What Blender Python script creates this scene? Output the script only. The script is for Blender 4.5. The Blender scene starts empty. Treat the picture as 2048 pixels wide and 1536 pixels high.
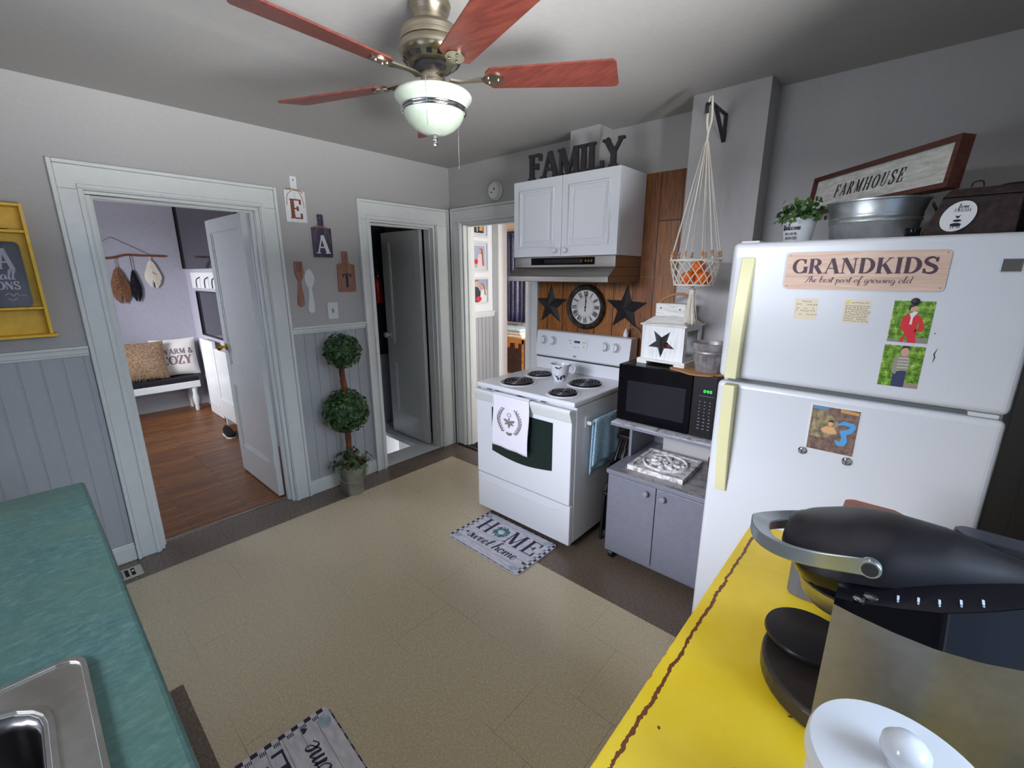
import bpy, bmesh, math, random
from math import sin, cos, pi, radians
from mathutils import Vector, Matrix
random.seed(7)
sc = bpy.context.scene
COL = sc.collection

# ---------------------------------------------------------------- camera, world, lights, exposure
cam = bpy.data.cameras.new('camera'); camo = bpy.data.objects.new('camera', cam); COL.objects.link(camo)
cam.sensor_width = 36.0; cam.lens = 883.6 / 2048 * 36; cam.clip_start = 0.02
camo.location = (3.0874, -2.6642, 1.588)
camo.rotation_euler = (pi/2 - 0.2451, 0.0, 0.7265)
sc.camera = camo
sc.view_settings.view_transform = 'Standard'; sc.view_settings.look = 'None'
sc.view_settings.gamma = 1.0; sc.view_settings.use_curve_mapping = False
sc.view_settings.exposure = 0.8
w = bpy.data.worlds.new('world'); sc.world = w; w.use_nodes = True
w.node_tree.nodes['Background'].inputs[0].default_value = (0.55, 0.72, 1.0, 1)
w.node_tree.nodes['Background'].inputs[1].default_value = 0.8

def area(name, loc, aim, sx, sy, power, color):
    l = bpy.data.lights.new(name, 'AREA'); l.shape = 'RECTANGLE'; l.size = sx; l.size_y = sy
    l.energy = power; l.color = color
    o = bpy.data.objects.new(name, l); COL.objects.link(o); o.location = loc
    d = Vector(aim) - Vector(loc); o.rotation_euler = d.to_track_quat('-Z', 'Y').to_euler()
    return o
# daylight outside kitchen and entry windows; added fill lamps in hall and far room
area('daylight_right_window', (8.4, -1.70, 3.6), (3.3, -2.0, 1.5), 4.0, 3.0, 360, (0.70, 0.84, 1.0))
area('sunlit_yard_right_window', (7.4, -2.6, -0.3), (3.6, -2.0, 1.6), 4.0, 2.0, 1350, (1.0, 0.985, 0.96))
area('daylight_sink_window', (0.9, -8.4, 3.4), (1.6, -3.2, 1.45), 4.0, 3.0, 860, (0.92, 0.92, 1.0))
area('sunlit_yard_sink_window', (0.6, -7.2, -0.3), (1.6, -3.3, 1.6), 4.0, 2.0, 150, (1.0, 0.985, 0.96))
area('hall_fill_light', (1.75, 0.29, 1.5), (0.1, 0.27, 1.4), 0.3, 1.5, 11, (1.0, 0.98, 0.95))  # unseen lamp added inside the hall to brighten its left wall
area('far_room_fill_light', (0.75, 2.2, 1.6), (-1.8, 2.6, 0.8), 0.9, 1.2, 50, (1.0, 0.97, 0.92))  # added indoors, hidden from the camera, to brighten trunk and curtain
area('daylight_entry_window', (-1.9, -3.34, 1.5), (-2.1, -1.5, 0.9), 1.1, 1.1, 15, (0.86, 0.88, 1.0))

# ---------------------------------------------------------------- materials
def mat(name, col=(0.8, 0.8, 0.8), rough=0.5, metal=0.0, **kw):
    m = bpy.data.materials.new(name); m.use_nodes = True
    b = m.node_tree.nodes['Principled BSDF']
    b.inputs['Base Color'].default_value = (*col, 1); b.inputs['Roughness'].default_value = rough
    b.inputs['Metallic'].default_value = metal
    for k, v in kw.items(): b.inputs[k.replace('_', ' ')].default_value = v
    return m
def nd(m, t, **kw):
    n = m.node_tree.nodes.new(t)
    for k, v in kw.items(): setattr(n, k, v)
    return n
def lk(m, a, b): m.node_tree.links.new(a, b)
def setin(n, **kw):
    for k, v in kw.items(): n.inputs[k.replace('_', ' ')].default_value = v
def coords(m, scale=(1, 1, 1), kind='Object', rot=(0, 0, 0), loc=(0, 0, 0)):
    tc = nd(m, 'ShaderNodeTexCoord'); mp = nd(m, 'ShaderNodeMapping')
    mp.inputs['Scale'].default_value = scale; mp.inputs['Rotation'].default_value = rot; mp.inputs['Location'].default_value = loc
    lk(m, tc.outputs[kind], mp.inputs['Vector']); return mp.outputs['Vector']
def ramp(m, fac, stops):
    r = nd(m, 'ShaderNodeValToRGB'); e = r.color_ramp.elements
    while len(e) < len(stops): e.new(0.5)
    for i, (p, c) in enumerate(stops): e[i].position = p; e[i].color = (*c, 1)
    lk(m, fac, r.inputs['Fac']); return r.outputs['Color']
def noise(m, vec, scale, detail=4, rough=0.55, dist=0.0):
    n = nd(m, 'ShaderNodeTexNoise'); setin(n, Scale=scale, Detail=detail, Roughness=rough, Distortion=dist)
    lk(m, vec, n.inputs['Vector']); return n.outputs['Fac']
def bump(m, h, strength=0.2, dist=0.01):
    b = nd(m, 'ShaderNodeBump'); setin(b, Strength=strength, Distance=dist)
    lk(m, h, b.inputs['Height']); lk(m, b.outputs['Normal'], m.node_tree.nodes['Principled BSDF'].inputs['Normal'])
def base(m, c): lk(m, c, m.node_tree.nodes['Principled BSDF'].inputs['Base Color'])
def mixc(m, f, a, b):
    n = nd(m, 'ShaderNodeMix', data_type='RGBA')
    for s, v in ((n.inputs[0], f), (n.inputs[6], a), (n.inputs[7], b)):
        if isinstance(v, tuple): s.default_value = (*v, 1)
        elif isinstance(v, (int, float)): s.default_value = v
        else: lk(m, v, s)
    return n.outputs[2]
def math_(m, op, a, b=None):
    n = nd(m, 'ShaderNodeMath', operation=op)
    for i, v in enumerate((a, b)):
        if v is None: continue
        if isinstance(v, (int, float)): n.inputs[i].default_value = v
        else: lk(m, v, n.inputs[i])
    return n.outputs[0]
def noisy(name, c1, c2, scale=(1, 1, 1), ns=8, rough=0.5, metal=0.0, lo=0.35, hi=0.65, bs=0.0, bd=0.002, detail=5, kind='Object', **kw):
    m = mat(name, c1, rough, metal, **kw); v = coords(m, scale, kind)
    f = noise(m, v, ns, detail); base(m, ramp(m, f, [(lo, c1), (hi, c2)]))
    if bs: bump(m, f, bs, bd)
    return m
def L(r, g, b):   # sRGB 0-255 -> linear
    return tuple(((x/255+0.055)/1.055)**2.4 if x/255 > 0.04045 else x/255/12.92 for x in (r, g, b))

M = {}
M['wall'] = noisy('grey_wall_paint', L(172, 169, 167), L(176, 173, 171), ns=60, rough=0.55, bs=0.06, bd=0.001)
M['ceil'] = noisy('grey_ceiling_paint', L(166, 163, 159), L(170, 167, 163), ns=40, rough=0.7, bs=0.05, bd=0.001)
M['bead'] = noisy('beadboard_paint', L(170, 171, 175), L(174, 175, 179), ns=60, rough=0.4)
M['trim'] = noisy('white_trim_paint', L(212, 215, 212), L(217, 219, 216), ns=20, rough=0.28, bs=0.05, bd=0.001)
M['white'] = mat('white_enamel', L(216, 218, 222), 0.18)
M['whitep'] = mat('white_plastic', L(214, 216, 214), 0.35)
M['frid'] = noisy('fridge_enamel', L(214, 217, 220), L(217, 220, 223), ns=260, rough=0.3, bs=0.22, bd=0.0012, detail=2)
M['cream'] = mat('yellowed_plastic', L(226, 222, 172), 0.4)
M['black'] = mat('black_plastic', L(22, 21, 25), 0.3)
M['blackg'] = mat('black_glass', L(12, 12, 16), 0.08, Specular_IOR_Level=0.3)
M['blackm'] = noisy('black_painted_metal', L(30, 29, 32), L(44, 42, 45), ns=30, rough=0.5)
M['dark'] = mat('dark_void', L(14, 13, 14), 0.8)
M['steel'] = noisy('brushed_steel', L(150, 145, 138), L(176, 172, 166), scale=(1, 60, 60), ns=3, rough=0.34, metal=1.0)
M['steelx'] = noisy('satin_steel', L(170, 168, 162), L(196, 195, 190), scale=(4, 4, 60), ns=3, rough=0.36, metal=1.0)
M['chrome'] = mat('chrome', L(205, 205, 208), 0.12, 1.0)
M['nickel'] = noisy('brushed_nickel', L(150, 140, 122), L(172, 162, 144), scale=(3, 3, 40), ns=4, rough=0.3, metal=1.0)
M['brass'] = mat('polished_brass', L(222, 170, 60), 0.15, 1.0)
M['galv'] = noisy('galvanised_metal', L(160, 166, 166), L(196, 200, 200), ns=14, rough=0.35, metal=0.85)
M['rope'] = noisy('cotton_rope', L(214, 206, 190), L(228, 221, 207), ns=200, rough=0.9)
M['jute'] = noisy('jute_twine', L(150, 105, 62), L(186, 140, 92), ns=300, rough=0.9)
M['grey'] = noisy('grey_cabinet_paint', L(112, 114, 124), L(118, 120, 130), ns=30, rough=0.4)
M['leaf'] = noisy('ivy_leaf', L(32, 66, 30), L(92, 132, 58), ns=22, rough=0.42, lo=0.35, hi=0.72, detail=3)
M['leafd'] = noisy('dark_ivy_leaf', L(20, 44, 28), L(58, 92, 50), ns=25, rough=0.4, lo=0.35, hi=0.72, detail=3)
M['bark'] = noisy('vine_bark', L(70, 34, 18), L(140, 78, 44), scale=(1, 1, 0.25), ns=60, rough=0.8, bs=0.6, bd=0.006)
M['ink'] = mat('dark_ink', L(38, 32, 46), 0.5)
M['inkb'] = mat('navy_ink', L(34, 32, 66), 0.5)
M['inkbr'] = mat('brown_ink', L(66, 42, 56), 0.5)
M['inkg'] = mat('soft_grey_ink', L(122, 116, 110), 0.7)
M['paper'] = mat('white_paper', L(226, 226, 224), 0.6)
M['blade'] = noisy('reddish_wood_blade', L(92, 40, 32), L(118, 56, 44), scale=(3, 30, 30), ns=3, rough=0.4)

def wood(name, c1, c2, c3, sc=(1, 18, 18), ns=2.2, rough=0.45, dist=1.2, kind='Object'):
    m = mat(name, c1, rough); v = coords(m, sc, kind)
    f = noise(m, v, ns, 8, 0.6, dist); base(m, ramp(m, f, [(0.3, c1), (0.5, c2), (0.7, c3)])); bump(m, f, 0.12, 0.002)
    return m
M['lightwood'] = wood('pale_wood_print', L(196, 160, 138), L(214, 182, 160), L(224, 196, 176), (2, 20, 40))
M['brownwood'] = wood('walnut_board', L(92, 46, 34), L(126, 70, 54), L(150, 92, 74), (6, 30, 30))
M['farmwood'] = wood('dark_red_frame_wood', L(58, 28, 22), L(84, 42, 32), L(100, 56, 42), (3, 30, 30))
M['whitewash'] = wood('whitewashed_wood', L(190, 188, 180), L(222, 221, 214), L(232, 231, 226), (3, 30, 30), rough=0.6)
M['whitewashv'] = wood('whitewashed_upright_wood', L(206, 207, 207), L(228, 229, 229), L(236, 237, 237), (30, 30, 3), rough=0.6)
M['pinkwood'] = wood('stained_brown_wood', L(120, 78, 66), L(146, 100, 84), L(168, 122, 102), (20, 20, 2), rough=0.6)
M['navywood'] = wood('dark_navy_wood', L(48, 42, 62), L(62, 56, 80), L(94, 88, 112), (20, 20, 2), rough=0.6)
M['bluewood'] = M['navywood']

def floor_mat():
    m = mat('speckled_floor_tile', rough=0.22); b = m.node_tree.nodes['Principled BSDF']
    g = nd(m, 'ShaderNodeNewGeometry'); s = nd(m, 'ShaderNodeSeparateXYZ'); lk(m, g.outputs['Position'], s.inputs[0])
    x, y = s.outputs[0], s.outputs[1]
    P = g.outputs['Position']
    lt = lambda a, v: math_(m, 'LESS_THAN', a, v); gt = lambda a, v: math_(m, 'GREATER_THAN', a, v)
    d1 = lt(x, 0.242); d2 = gt(y, -0.268)
    d3 = math_(m, 'MULTIPLY', gt(x, 1.156), gt(y, -0.94))
    d4 = math_(m, 'MULTIPLY', gt(x, 1.165), lt(y, -2.475))
    dk = math_(m, 'MAXIMUM', math_(m, 'MAXIMUM', d1, d2), math_(m, 'MAXIMUM', d3, d4))
    n1 = noise(m, P, 210, 3, 0.6); n2 = noise(m, P, 90, 4, 0.6)
    light = mixc(m, ramp(m, n1, [(0.36, (1, 1, 1)), (0.5, (0, 0, 0))]), L(206, 192, 162), L(176, 160, 130))
    light = mixc(m, ramp(m, n2, [(0.56, (0, 0, 0)), (0.74, (0.7, 0.7, 0.7))]), light, L(214, 199, 168))
    darkc = mixc(m, ramp(m, n2, [(0.4, (0, 0, 0)), (0.7, (1, 1, 1))]), L(98, 84, 72), L(116, 100, 86))
    n3 = noise(m, P, 95, 2, 0.5); darkc = mixc(m, ramp(m, n3, [(0.71, (0, 0, 0)), (0.76, (0.55, 0.55, 0.55))]), darkc, L(170, 165, 155))
    c = mixc(m, dk, light, darkc)
    br = nd(m, 'ShaderNodeTexBrick'); br.offset = 0.5; br.squash = 1
    setin(br, Scale=1.0, Mortar_Size=0.0008, Brick_Width=0.3048, Row_Height=0.3048, Mortar_Smooth=0.2)
    mp = nd(m, 'ShaderNodeMapping'); mp.inputs['Location'].default_value = (-0.242, -0.04, 0); lk(m, P, mp.inputs['Vector']); lk(m, mp.outputs[0], br.inputs['Vector'])
    fade = ramp(m, noise(m, P, 2.3, 2), [(0.42, (0, 0, 0)), (0.6, (0.8, 0.8, 0.8))])
    lf = math_(m, 'MULTIPLY', br.outputs['Fac'], fade)
    base(m, mixc(m, lf, c, L(88, 78, 62)))
    rr = nd(m, 'ShaderNodeMapRange'); setin(rr, To_Min=0.2, To_Max=0.34); lk(m, n2, rr.inputs['Value']); lk(m, rr.outputs[0], b.inputs['Roughness'])
    bump(m, n1, 0.03, 0.001)
    return m
M['floor'] = floor_mat()
def plank_mat(name, cs, bw, rh, rough=0.35, axes='yx', sc=(3, 40, 1), gap=0.002):
    m = mat(name, rough=rough)
    tc = nd(m, 'ShaderNodeNewGeometry'); sp = nd(m, 'ShaderNodeSeparateXYZ'); mp = nd(m, 'ShaderNodeCombineXYZ')
    lk(m, tc.outputs['Position'], sp.inputs[0])
    for i in (0, 1): lk(m, sp.outputs['xyz'.index(axes[i])], mp.inputs[i])
    br = nd(m, 'ShaderNodeTexBrick'); br.offset = 0.37
    setin(br, Scale=1.0, Mortar_Size=gap, Brick_Width=bw, Row_Height=rh, Color1=(*cs[0], 1), Color2=(*cs[1], 1), Mortar=(*cs[2], 1), Bias=0.0)
    lk(m, mp.outputs[0], br.inputs['Vector'])
    mp2 = nd(m, 'ShaderNodeMapping'); mp2.inputs['Scale'].default_value = sc; lk(m, mp.outputs[0], mp2.inputs['Vector'])
    f = noise(m, mp2.outputs[0], 2.0, 8, 0.65, 1.5)
    dk = ramp(m, f, [(0.36, (0.22, 0.22, 0.22)), (0.6, (1, 1, 1))])
    mx = nd(m, 'ShaderNodeMix', data_type='RGBA', blend_type='MULTIPLY'); mx.inputs[0].default_value = 0.75
    lk(m, br.outputs['Color'], mx.inputs[6]); lk(m, dk, mx.inputs[7]); base(m, mx.outputs[2])
    return m
M['hardwood'] = plank_mat('oak_strip_floor', (L(158, 104, 56), L(126, 78, 42), L(52, 28, 14)), 0.9, 0.045, 0.42, 'yx')
M['panelling'] = plank_mat('amber_pine_panelling', (L(176, 112, 48), L(140, 82, 34), L(70, 34, 12)), 3.0, 0.135, 0.4, 'zx', (2.2, 26, 1), 0.004)

def counter_mat():
    m = mat('green_laminate', rough=0.42); v = coords(m, (2.2, 1, 1))
    f = noise(m, v, 38, 9, 0.8, 0.3); c = ramp(m, f, [(0.28, L(44, 72, 70)), (0.5, L(62, 92, 88)), (0.72, L(94, 122, 114))])
    f2 = noise(m, v, 3, 3); base(m, mixc(m, ramp(m, f2, [(0.4, (0, 0, 0)), (0.65, (0.5, 0.5, 0.5))]), c, L(72, 96, 82))); return m
M['counter'] = counter_mat()
def yellow_mat():
    m = mat('chipped_yellow_paint', rough=0.28); g = nd(m, 'ShaderNodeNewGeometry'); s = nd(m, 'ShaderNodeSeparateXYZ'); lk(m, g.outputs['Position'], s.inputs[0])
    P = g.outputs['Position']; n = noise(m, P, 42, 6, 0.65); n2 = noise(m, P, 9, 3)
    y = mixc(m, ramp(m, n2, [(0.4, (0, 0, 0)), (0.65, (1, 1, 1))]), L(236, 202, 36), L(244, 212, 58))
    # worn line a few centimetres in from the front edge, ragged
    d = math_(m, 'ADD', s.outputs[0], math_(m, 'MULTIPLY', math_(m, 'SUBTRACT', n, 0.5), 0.018))
    a = math_(m, 'MULTIPLY', math_(m, 'GREATER_THAN', d, 2.8735), math_(m, 'LESS_THAN', d, 2.8795))
    e = math_(m, 'LESS_THAN', d, 2.8545)
    far = math_(m, 'GREATER_THAN', math_(m, 'ADD', s.outputs[1], math_(m, 'MULTIPLY', math_(m, 'SUBTRACT', n, 0.5), 0.02)), -1.389)
    spots = math_(m, 'GREATER_THAN', noise(m, P, 70, 2, 0.4), 0.775)
    k = math_(m, 'MAXIMUM', math_(m, 'MAXIMUM', a, e), math_(m, 'MAXIMUM', spots, far))
    base(m, mixc(m, k, y, L(112, 62, 34))); return m
M['yellow'] = yellow_mat()
M['yellowp'] = noisy('yellow_shelf_paint', L(226, 178, 24), L(238, 194, 40), ns=20, rough=0.45)
M['yellowedge'] = noisy('worn_yellow_edge', L(214, 186, 120), L(226, 176, 30), ns=60, rough=0.5)
def marble(name, a, b, ns=16, rough=0.35):
    m = mat(name, rough=rough); v = coords(m); f = noise(m, v, ns, 8, 0.7, 2.0)
    base(m, ramp(m, f, [(0.38, a), (0.52, b)])); return m
M['marble'] = marble('marble_contact_paper', L(120, 118, 122), L(212, 212, 214))
M['fur'] = noisy('tan_faux_fur', L(138, 110, 84), L(196, 166, 134), ns=70, rough=1.0, bs=1.0, bd=0.02)
M['linen'] = noisy('off_white_linen', L(214, 210, 202), L(226, 222, 214), ns=160, rough=0.95, bs=0.1, bd=0.002)
M['blackcloth'] = mat('black_cushion_cloth', L(20, 18, 24), 0.95)
M['towel'] = noisy('white_tea_towel', L(222, 218, 228), L(230, 227, 235), ns=200, rough=0.95)
M['bluetowel'] = noisy('pale_blue_terry', L(142, 182, 206), L(186, 216, 232), scale=(1, 1, 1), ns=90, rough=1.0, bs=0.6, bd=0.003)
M['glassbowl'] = noisy('alabaster_glass', L(172, 184, 166), L(190, 198, 184), ns=9, rough=0.25)
M['stairblue'] = mat('dark_slate_blue_paint', L(48, 54, 68), 0.5)
M['red'] = mat('red_enamel', L(190, 24, 30), 0.3)
M['orange'] = noisy('orange_peel', L(222, 96, 14), L(236, 118, 26), ns=80, rough=0.5, bs=0.3, bd=0.001)
M['carpet'] = noisy('grey_stair_carpet', L(120, 116, 118), L(142, 138, 140), ns=120, rough=1.0)
M['mirror'] = mat('dark_mirror_glass', L(70, 68, 76), 0.04, 0.6)
M['rust'] = noisy('brown_basket', L(36, 26, 24), L(62, 46, 40), ns=60, rough=0.8, bs=0.8, bd=0.004)
M['darkbasket'] = noisy('dark_woven_basket', L(20, 16, 18), L(38, 30, 30), ns=80, rough=0.85, bs=0.8, bd=0.004)
M['curtain'] = noisy('navy_satin_curtain', L(44, 42, 72), L(74, 74, 110), ns=30, rough=0.4)
M['tan'] = mat('tan_wall_paint', L(206, 182, 154), 0.6)
M['trunk'] = noisy('dark_trunk_leather', L(46, 30, 28), L(72, 48, 42), ns=20, rough=0.5)
M['skin'] = mat('printed_skin_tone', L(206, 160, 140), 0.5)
M['pgrey'] = mat('printed_blue_grey', L(166, 170, 190), 0.5)
M['pred'] = mat('printed_red', L(214, 34, 48), 0.5)
M['pdark'] = mat('printed_dark', L(44, 38, 56), 0.5)
M['ptan'] = mat('printed_tan', L(206, 156, 84), 0.5)
M['pblue'] = mat('printed_sky_blue', L(84, 160, 214), 0.5)
M['pjean'] = mat('printed_denim', L(44, 54, 92), 0.5)
M['pbrown'] = noisy('printed_brown_ground', L(96, 74, 64), L(140, 112, 98), ns=60, rough=0.5)
M['prock'] = noisy('printed_rock', L(84, 78, 72), L(180, 160, 110), ns=50, rough=0.5)
def pic_green():
    m = mat('printed_foliage', rough=0.3); v = coords(m); f = noise(m, v, 60, 6, 0.7)
    base(m, ramp(m, f, [(0.3, L(36, 60, 20)), (0.48, L(96, 140, 40)), (0.6, L(150, 190, 70)), (0.75, L(226, 236, 210))])); return m
M['foliage'] = pic_green()
M['note'] = mat('cream_note_paper', L(228, 214, 186), 0.7)
M['noteink'] = mat('note_handwriting', L(74, 62, 34), 0.7)
M['matface'] = noisy('whitewashed_mat_print', L(196, 196, 206), L(222, 220, 228), scale=(1, 3, 1), ns=20, rough=0.8)
M['matblue'] = noisy('mat_blue_wash', L(150, 176, 190), L(196, 206, 214), ns=30, rough=0.8)
M['wreath'] = noisy('mat_wreath_green', L(36, 84, 88), L(104, 152, 158), ns=60, rough=0.8, detail=2)
M['slate'] = noisy('chalkboard_tin', L(46, 44, 56), L(66, 62, 74), ns=14, rough=0.35)
M['chalk'] = mat('chalk_lettering', L(186, 184, 200), 0.6)
M['green'] = mat('oven_glass', L(26, 40, 38), 0.07)
M['sky'] = mat('sky_backdrop', L(150, 180, 220), 1.0, Emission_Color=(*L(150, 185, 235), 1), Emission_Strength=1.6)
def glass(name, tint=(0.95, 0.97, 1.0)):
    m = bpy.data.materials.new(name); m.use_nodes = True; nt = m.node_tree; nt.nodes.clear()
    o = nt.nodes.new('ShaderNodeOutputMaterial'); mx = nt.nodes.new('ShaderNodeMixShader'); t = nt.nodes.new('ShaderNodeBsdfTransparent'); g = nt.nodes.new('ShaderNodeBsdfGlossy')
    t.inputs[0].default_value = (*tint, 1); g.inputs['Roughness'].default_value = 0.02; mx.inputs[0].default_value = 0.06
    nt.links.new(t.outputs[0], mx.inputs[1]); nt.links.new(g.outputs[0], mx.inputs[2]); nt.links.new(mx.outputs[0], o.inputs[0]); return m
M['pane'] = glass('window_glass')
M['led'] = mat('green_display_digit', L(30, 200, 60), 0.5, Emission_Color=(*L(40, 230, 70), 1), Emission_Strength=1.5)

# ---------------------------------------------------------------- mesh helpers
class MB:
    def __init__(s): s.v = []; s.f = []; s.mi = []; s.T = Matrix.Identity(4); s.cur = 0
    def add(s, vs, fs, mi=None):
        b = len(s.v); s.v += [tuple(s.T @ Vector(p)) for p in vs]
        s.f += [tuple(i+b for i in f) for f in fs]; s.mi += [s.cur if mi is None else mi]*len(fs); return s
    def box(s, x0, x1, y0, y1, z0, z1, mi=None):
        return s.add([(x0,y0,z0),(x1,y0,z0),(x1,y1,z0),(x0,y1,z0),(x0,y0,z1),(x1,y0,z1),(x1,y1,z1),(x0,y1,z1)],
                     [(0,3,2,1),(4,5,6,7),(0,1,5,4),(1,2,6,5),(2,3,7,6),(3,0,4,7)], mi)
    def hexa(s, p, mi=None):
        return s.add(p, [(0,3,2,1),(4,5,6,7),(0,1,5,4),(1,2,6,5),(2,3,7,6),(3,0,4,7)], mi)
    def lathe(s, prof, n=32, c=(0,0,0), mi=None, sx=1.0, sy=1.0, axis='z', cap=True):
        vs = []; fs = []; k = len(prof)
        for i in range(n):
            a = 2*pi*i/n
            for r, z in prof:
                p = (r*cos(a)*sx, r*sin(a)*sy, z)
                if axis == 'x': p = (p[2], p[0], p[1])
                elif axis == 'y': p = (p[0], -p[2], p[1])
                vs.append((p[0]+c[0], p[1]+c[1], p[2]+c[2]))
        for i in range(n):
            j = (i+1) % n
            for q in range(k-1): fs.append((i*k+q, j*k+q, j*k+q+1, i*k+q+1))
        if cap:
            if prof[0][0] > 1e-5: fs.append(tuple(i*k for i in range(n))[::-1])
            if prof[-1][0] > 1e-5: fs.append(tuple(i*k+k-1 for i in range(n)))
        return s.add(vs, fs, mi)
    def cyl(s, c, r, h, n=24, mi=None, axis='z', r2=None): return s.lathe([(r, 0), (r if r2 is None else r2, h)], n, c, mi, axis=axis)
    def sph(s, c, r, n=16, mi=None, sz=1.0, sx=1.0, sy=1.0):
        return s.lathe([(max(r*sin(pi*i/(n//2+2)), 1e-6), -r*sz*cos(pi*i/(n//2+2))) for i in range(n//2+3)], n, c, mi, sx, sy, cap=False)
    def tube(s, pts, r, n=8, mi=None, closed=False):
        P = [Vector(p) for p in pts]; k = len(P); rr = r if isinstance(r, (list, tuple)) else [r]*k
        vs = []; fs = []; up = None
        for i in range(k):
            t = (P[(i+1) % k] - P[i-1]) if closed else (P[min(i+1, k-1)] - P[max(i-1, 0)])
            t = t.normalized() if t.length > 1e-9 else Vector((0, 0, 1))
            if up is None: up = Vector((0, 0, 1)) if abs(t.z) < 0.9 else Vector((1, 0, 0))
            a = t.cross(up); a = a.normalized() if a.length > 1e-6 else t.orthogonal().normalized(); b = t.cross(a); up = -b
            for q in range(n): th = 2*pi*q/n; vs.append(tuple(P[i] + a*cos(th)*rr[i] + b*sin(th)*rr[i]))
        m_ = k if closed else k-1
        for i in range(m_):
            j = (i+1) % k
            for q in range(n): fs.append((i*n+q, i*n+(q+1) % n, j*n+(q+1) % n, j*n+q))
        if not closed: fs += [tuple(range(n))[::-1], tuple(range((k-1)*n, k*n))]
        return s.add(vs, fs, mi)
    def prism(s, poly, z0, z1, mi=None):   # polygon in local xy, extruded in z
        n = len(poly)
        return s.add([(x, y, z0) for x, y in poly]+[(x, y, z1) for x, y in poly],
                     [tuple(range(n))[::-1], tuple(range(n, 2*n))]+[(i, (i+1) % n, n+(i+1) % n, n+i) for i in range(n)], mi)
    def ribbon(s, pts, ws, z0, z1, mi=None):
        n = len(pts)
        if n < 2: return s
        Lf = []; Rt = []
        for i in range(n):
            a = pts[max(i-1, 0)]; b = pts[min(i+1, n-1)]; dx, dy = b[0]-a[0], b[1]-a[1]; l = math.hypot(dx, dy) or 1
            w_ = (ws[i] if isinstance(ws, list) else ws)/2; nx, ny = -dy/l*w_, dx/l*w_
            Lf.append((pts[i][0]+nx, pts[i][1]+ny)); Rt.append((pts[i][0]-nx, pts[i][1]-ny))
        vs = []
        for i in range(n): vs += [(*Lf[i], z0), (*Rt[i], z0), (*Lf[i], z1), (*Rt[i], z1)]
        fs = [(0, 1, 3, 2), (4*n-4, 4*n-2, 4*n-1, 4*n-3)]
        for i in range(n-1):
            b = 4*i; c = b+4; fs += [(b+2, b+3, c+3, c+2), (b, c, c+1, b+1), (b, b+2, c+2, c), (b+1, c+1, c+3, b+3)]
        return s.add(vs, fs, mi)
    def grid(s, fn, nu, nv, mi=None, thick=0.0):
        vs = [fn(i/nu, j/nv) for i in range(nu+1) for j in range(nv+1)]
        fs = [(i*(nv+1)+j, (i+1)*(nv+1)+j, (i+1)*(nv+1)+j+1, i*(nv+1)+j+1) for i in range(nu) for j in range(nv)]
        return s.add(vs, fs, mi)

def plate_hole(mb, outer, hole, z0, z1, mi=None):
    from mathutils.geometry import tessellate_polygon
    al = list(outer)+list(hole); n = len(al)
    tr = tessellate_polygon([[Vector((x, y, 0)) for x, y in outer], [Vector((x, y, 0)) for x, y in hole]])
    fs = [tuple(t) for t in tr]+[tuple(i+n for i in t[::-1]) for t in tr]
    for a, k in ((0, len(outer)), (len(outer), len(hole))): fs += [(a+i, a+(i+1) % k, n+a+(i+1) % k, n+a+i) for i in range(k)]
    mb.add([(x, y, z0) for x, y in al]+[(x, y, z1) for x, y in al], fs, mi)
def rect(x0, x1, y0, y1, r=0.0, n=5):
    if r <= 0: return [(x0, y0), (x1, y0), (x1, y1), (x0, y1)]
    out = []
    for cx, cy, a in ((x1-r, y0+r, -pi/2), (x1-r, y1-r, 0), (x0+r, y1-r, pi/2), (x0+r, y0+r, pi)):
        out += [(cx+r*cos(a+pi/2*i/n), cy+r*sin(a+pi/2*i/n)) for i in range(n+1)]
    return out
def ell(cx, cy, rx, ry, n=24, rot=0):
    return [(cx+rx*cos(t)*cos(rot)-ry*sin(t)*sin(rot), cy+rx*cos(t)*sin(rot)+ry*sin(t)*cos(rot)) for t in [2*pi*i/n for i in range(n)]]
def starp(cx, cy, R, r, rot=pi/2, n=5):
    return [(cx+(R if i % 2 == 0 else r)*cos(rot+pi*i/n), cy+(R if i % 2 == 0 else r)*sin(rot+pi*i/n)) for i in range(2*n)]

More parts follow.
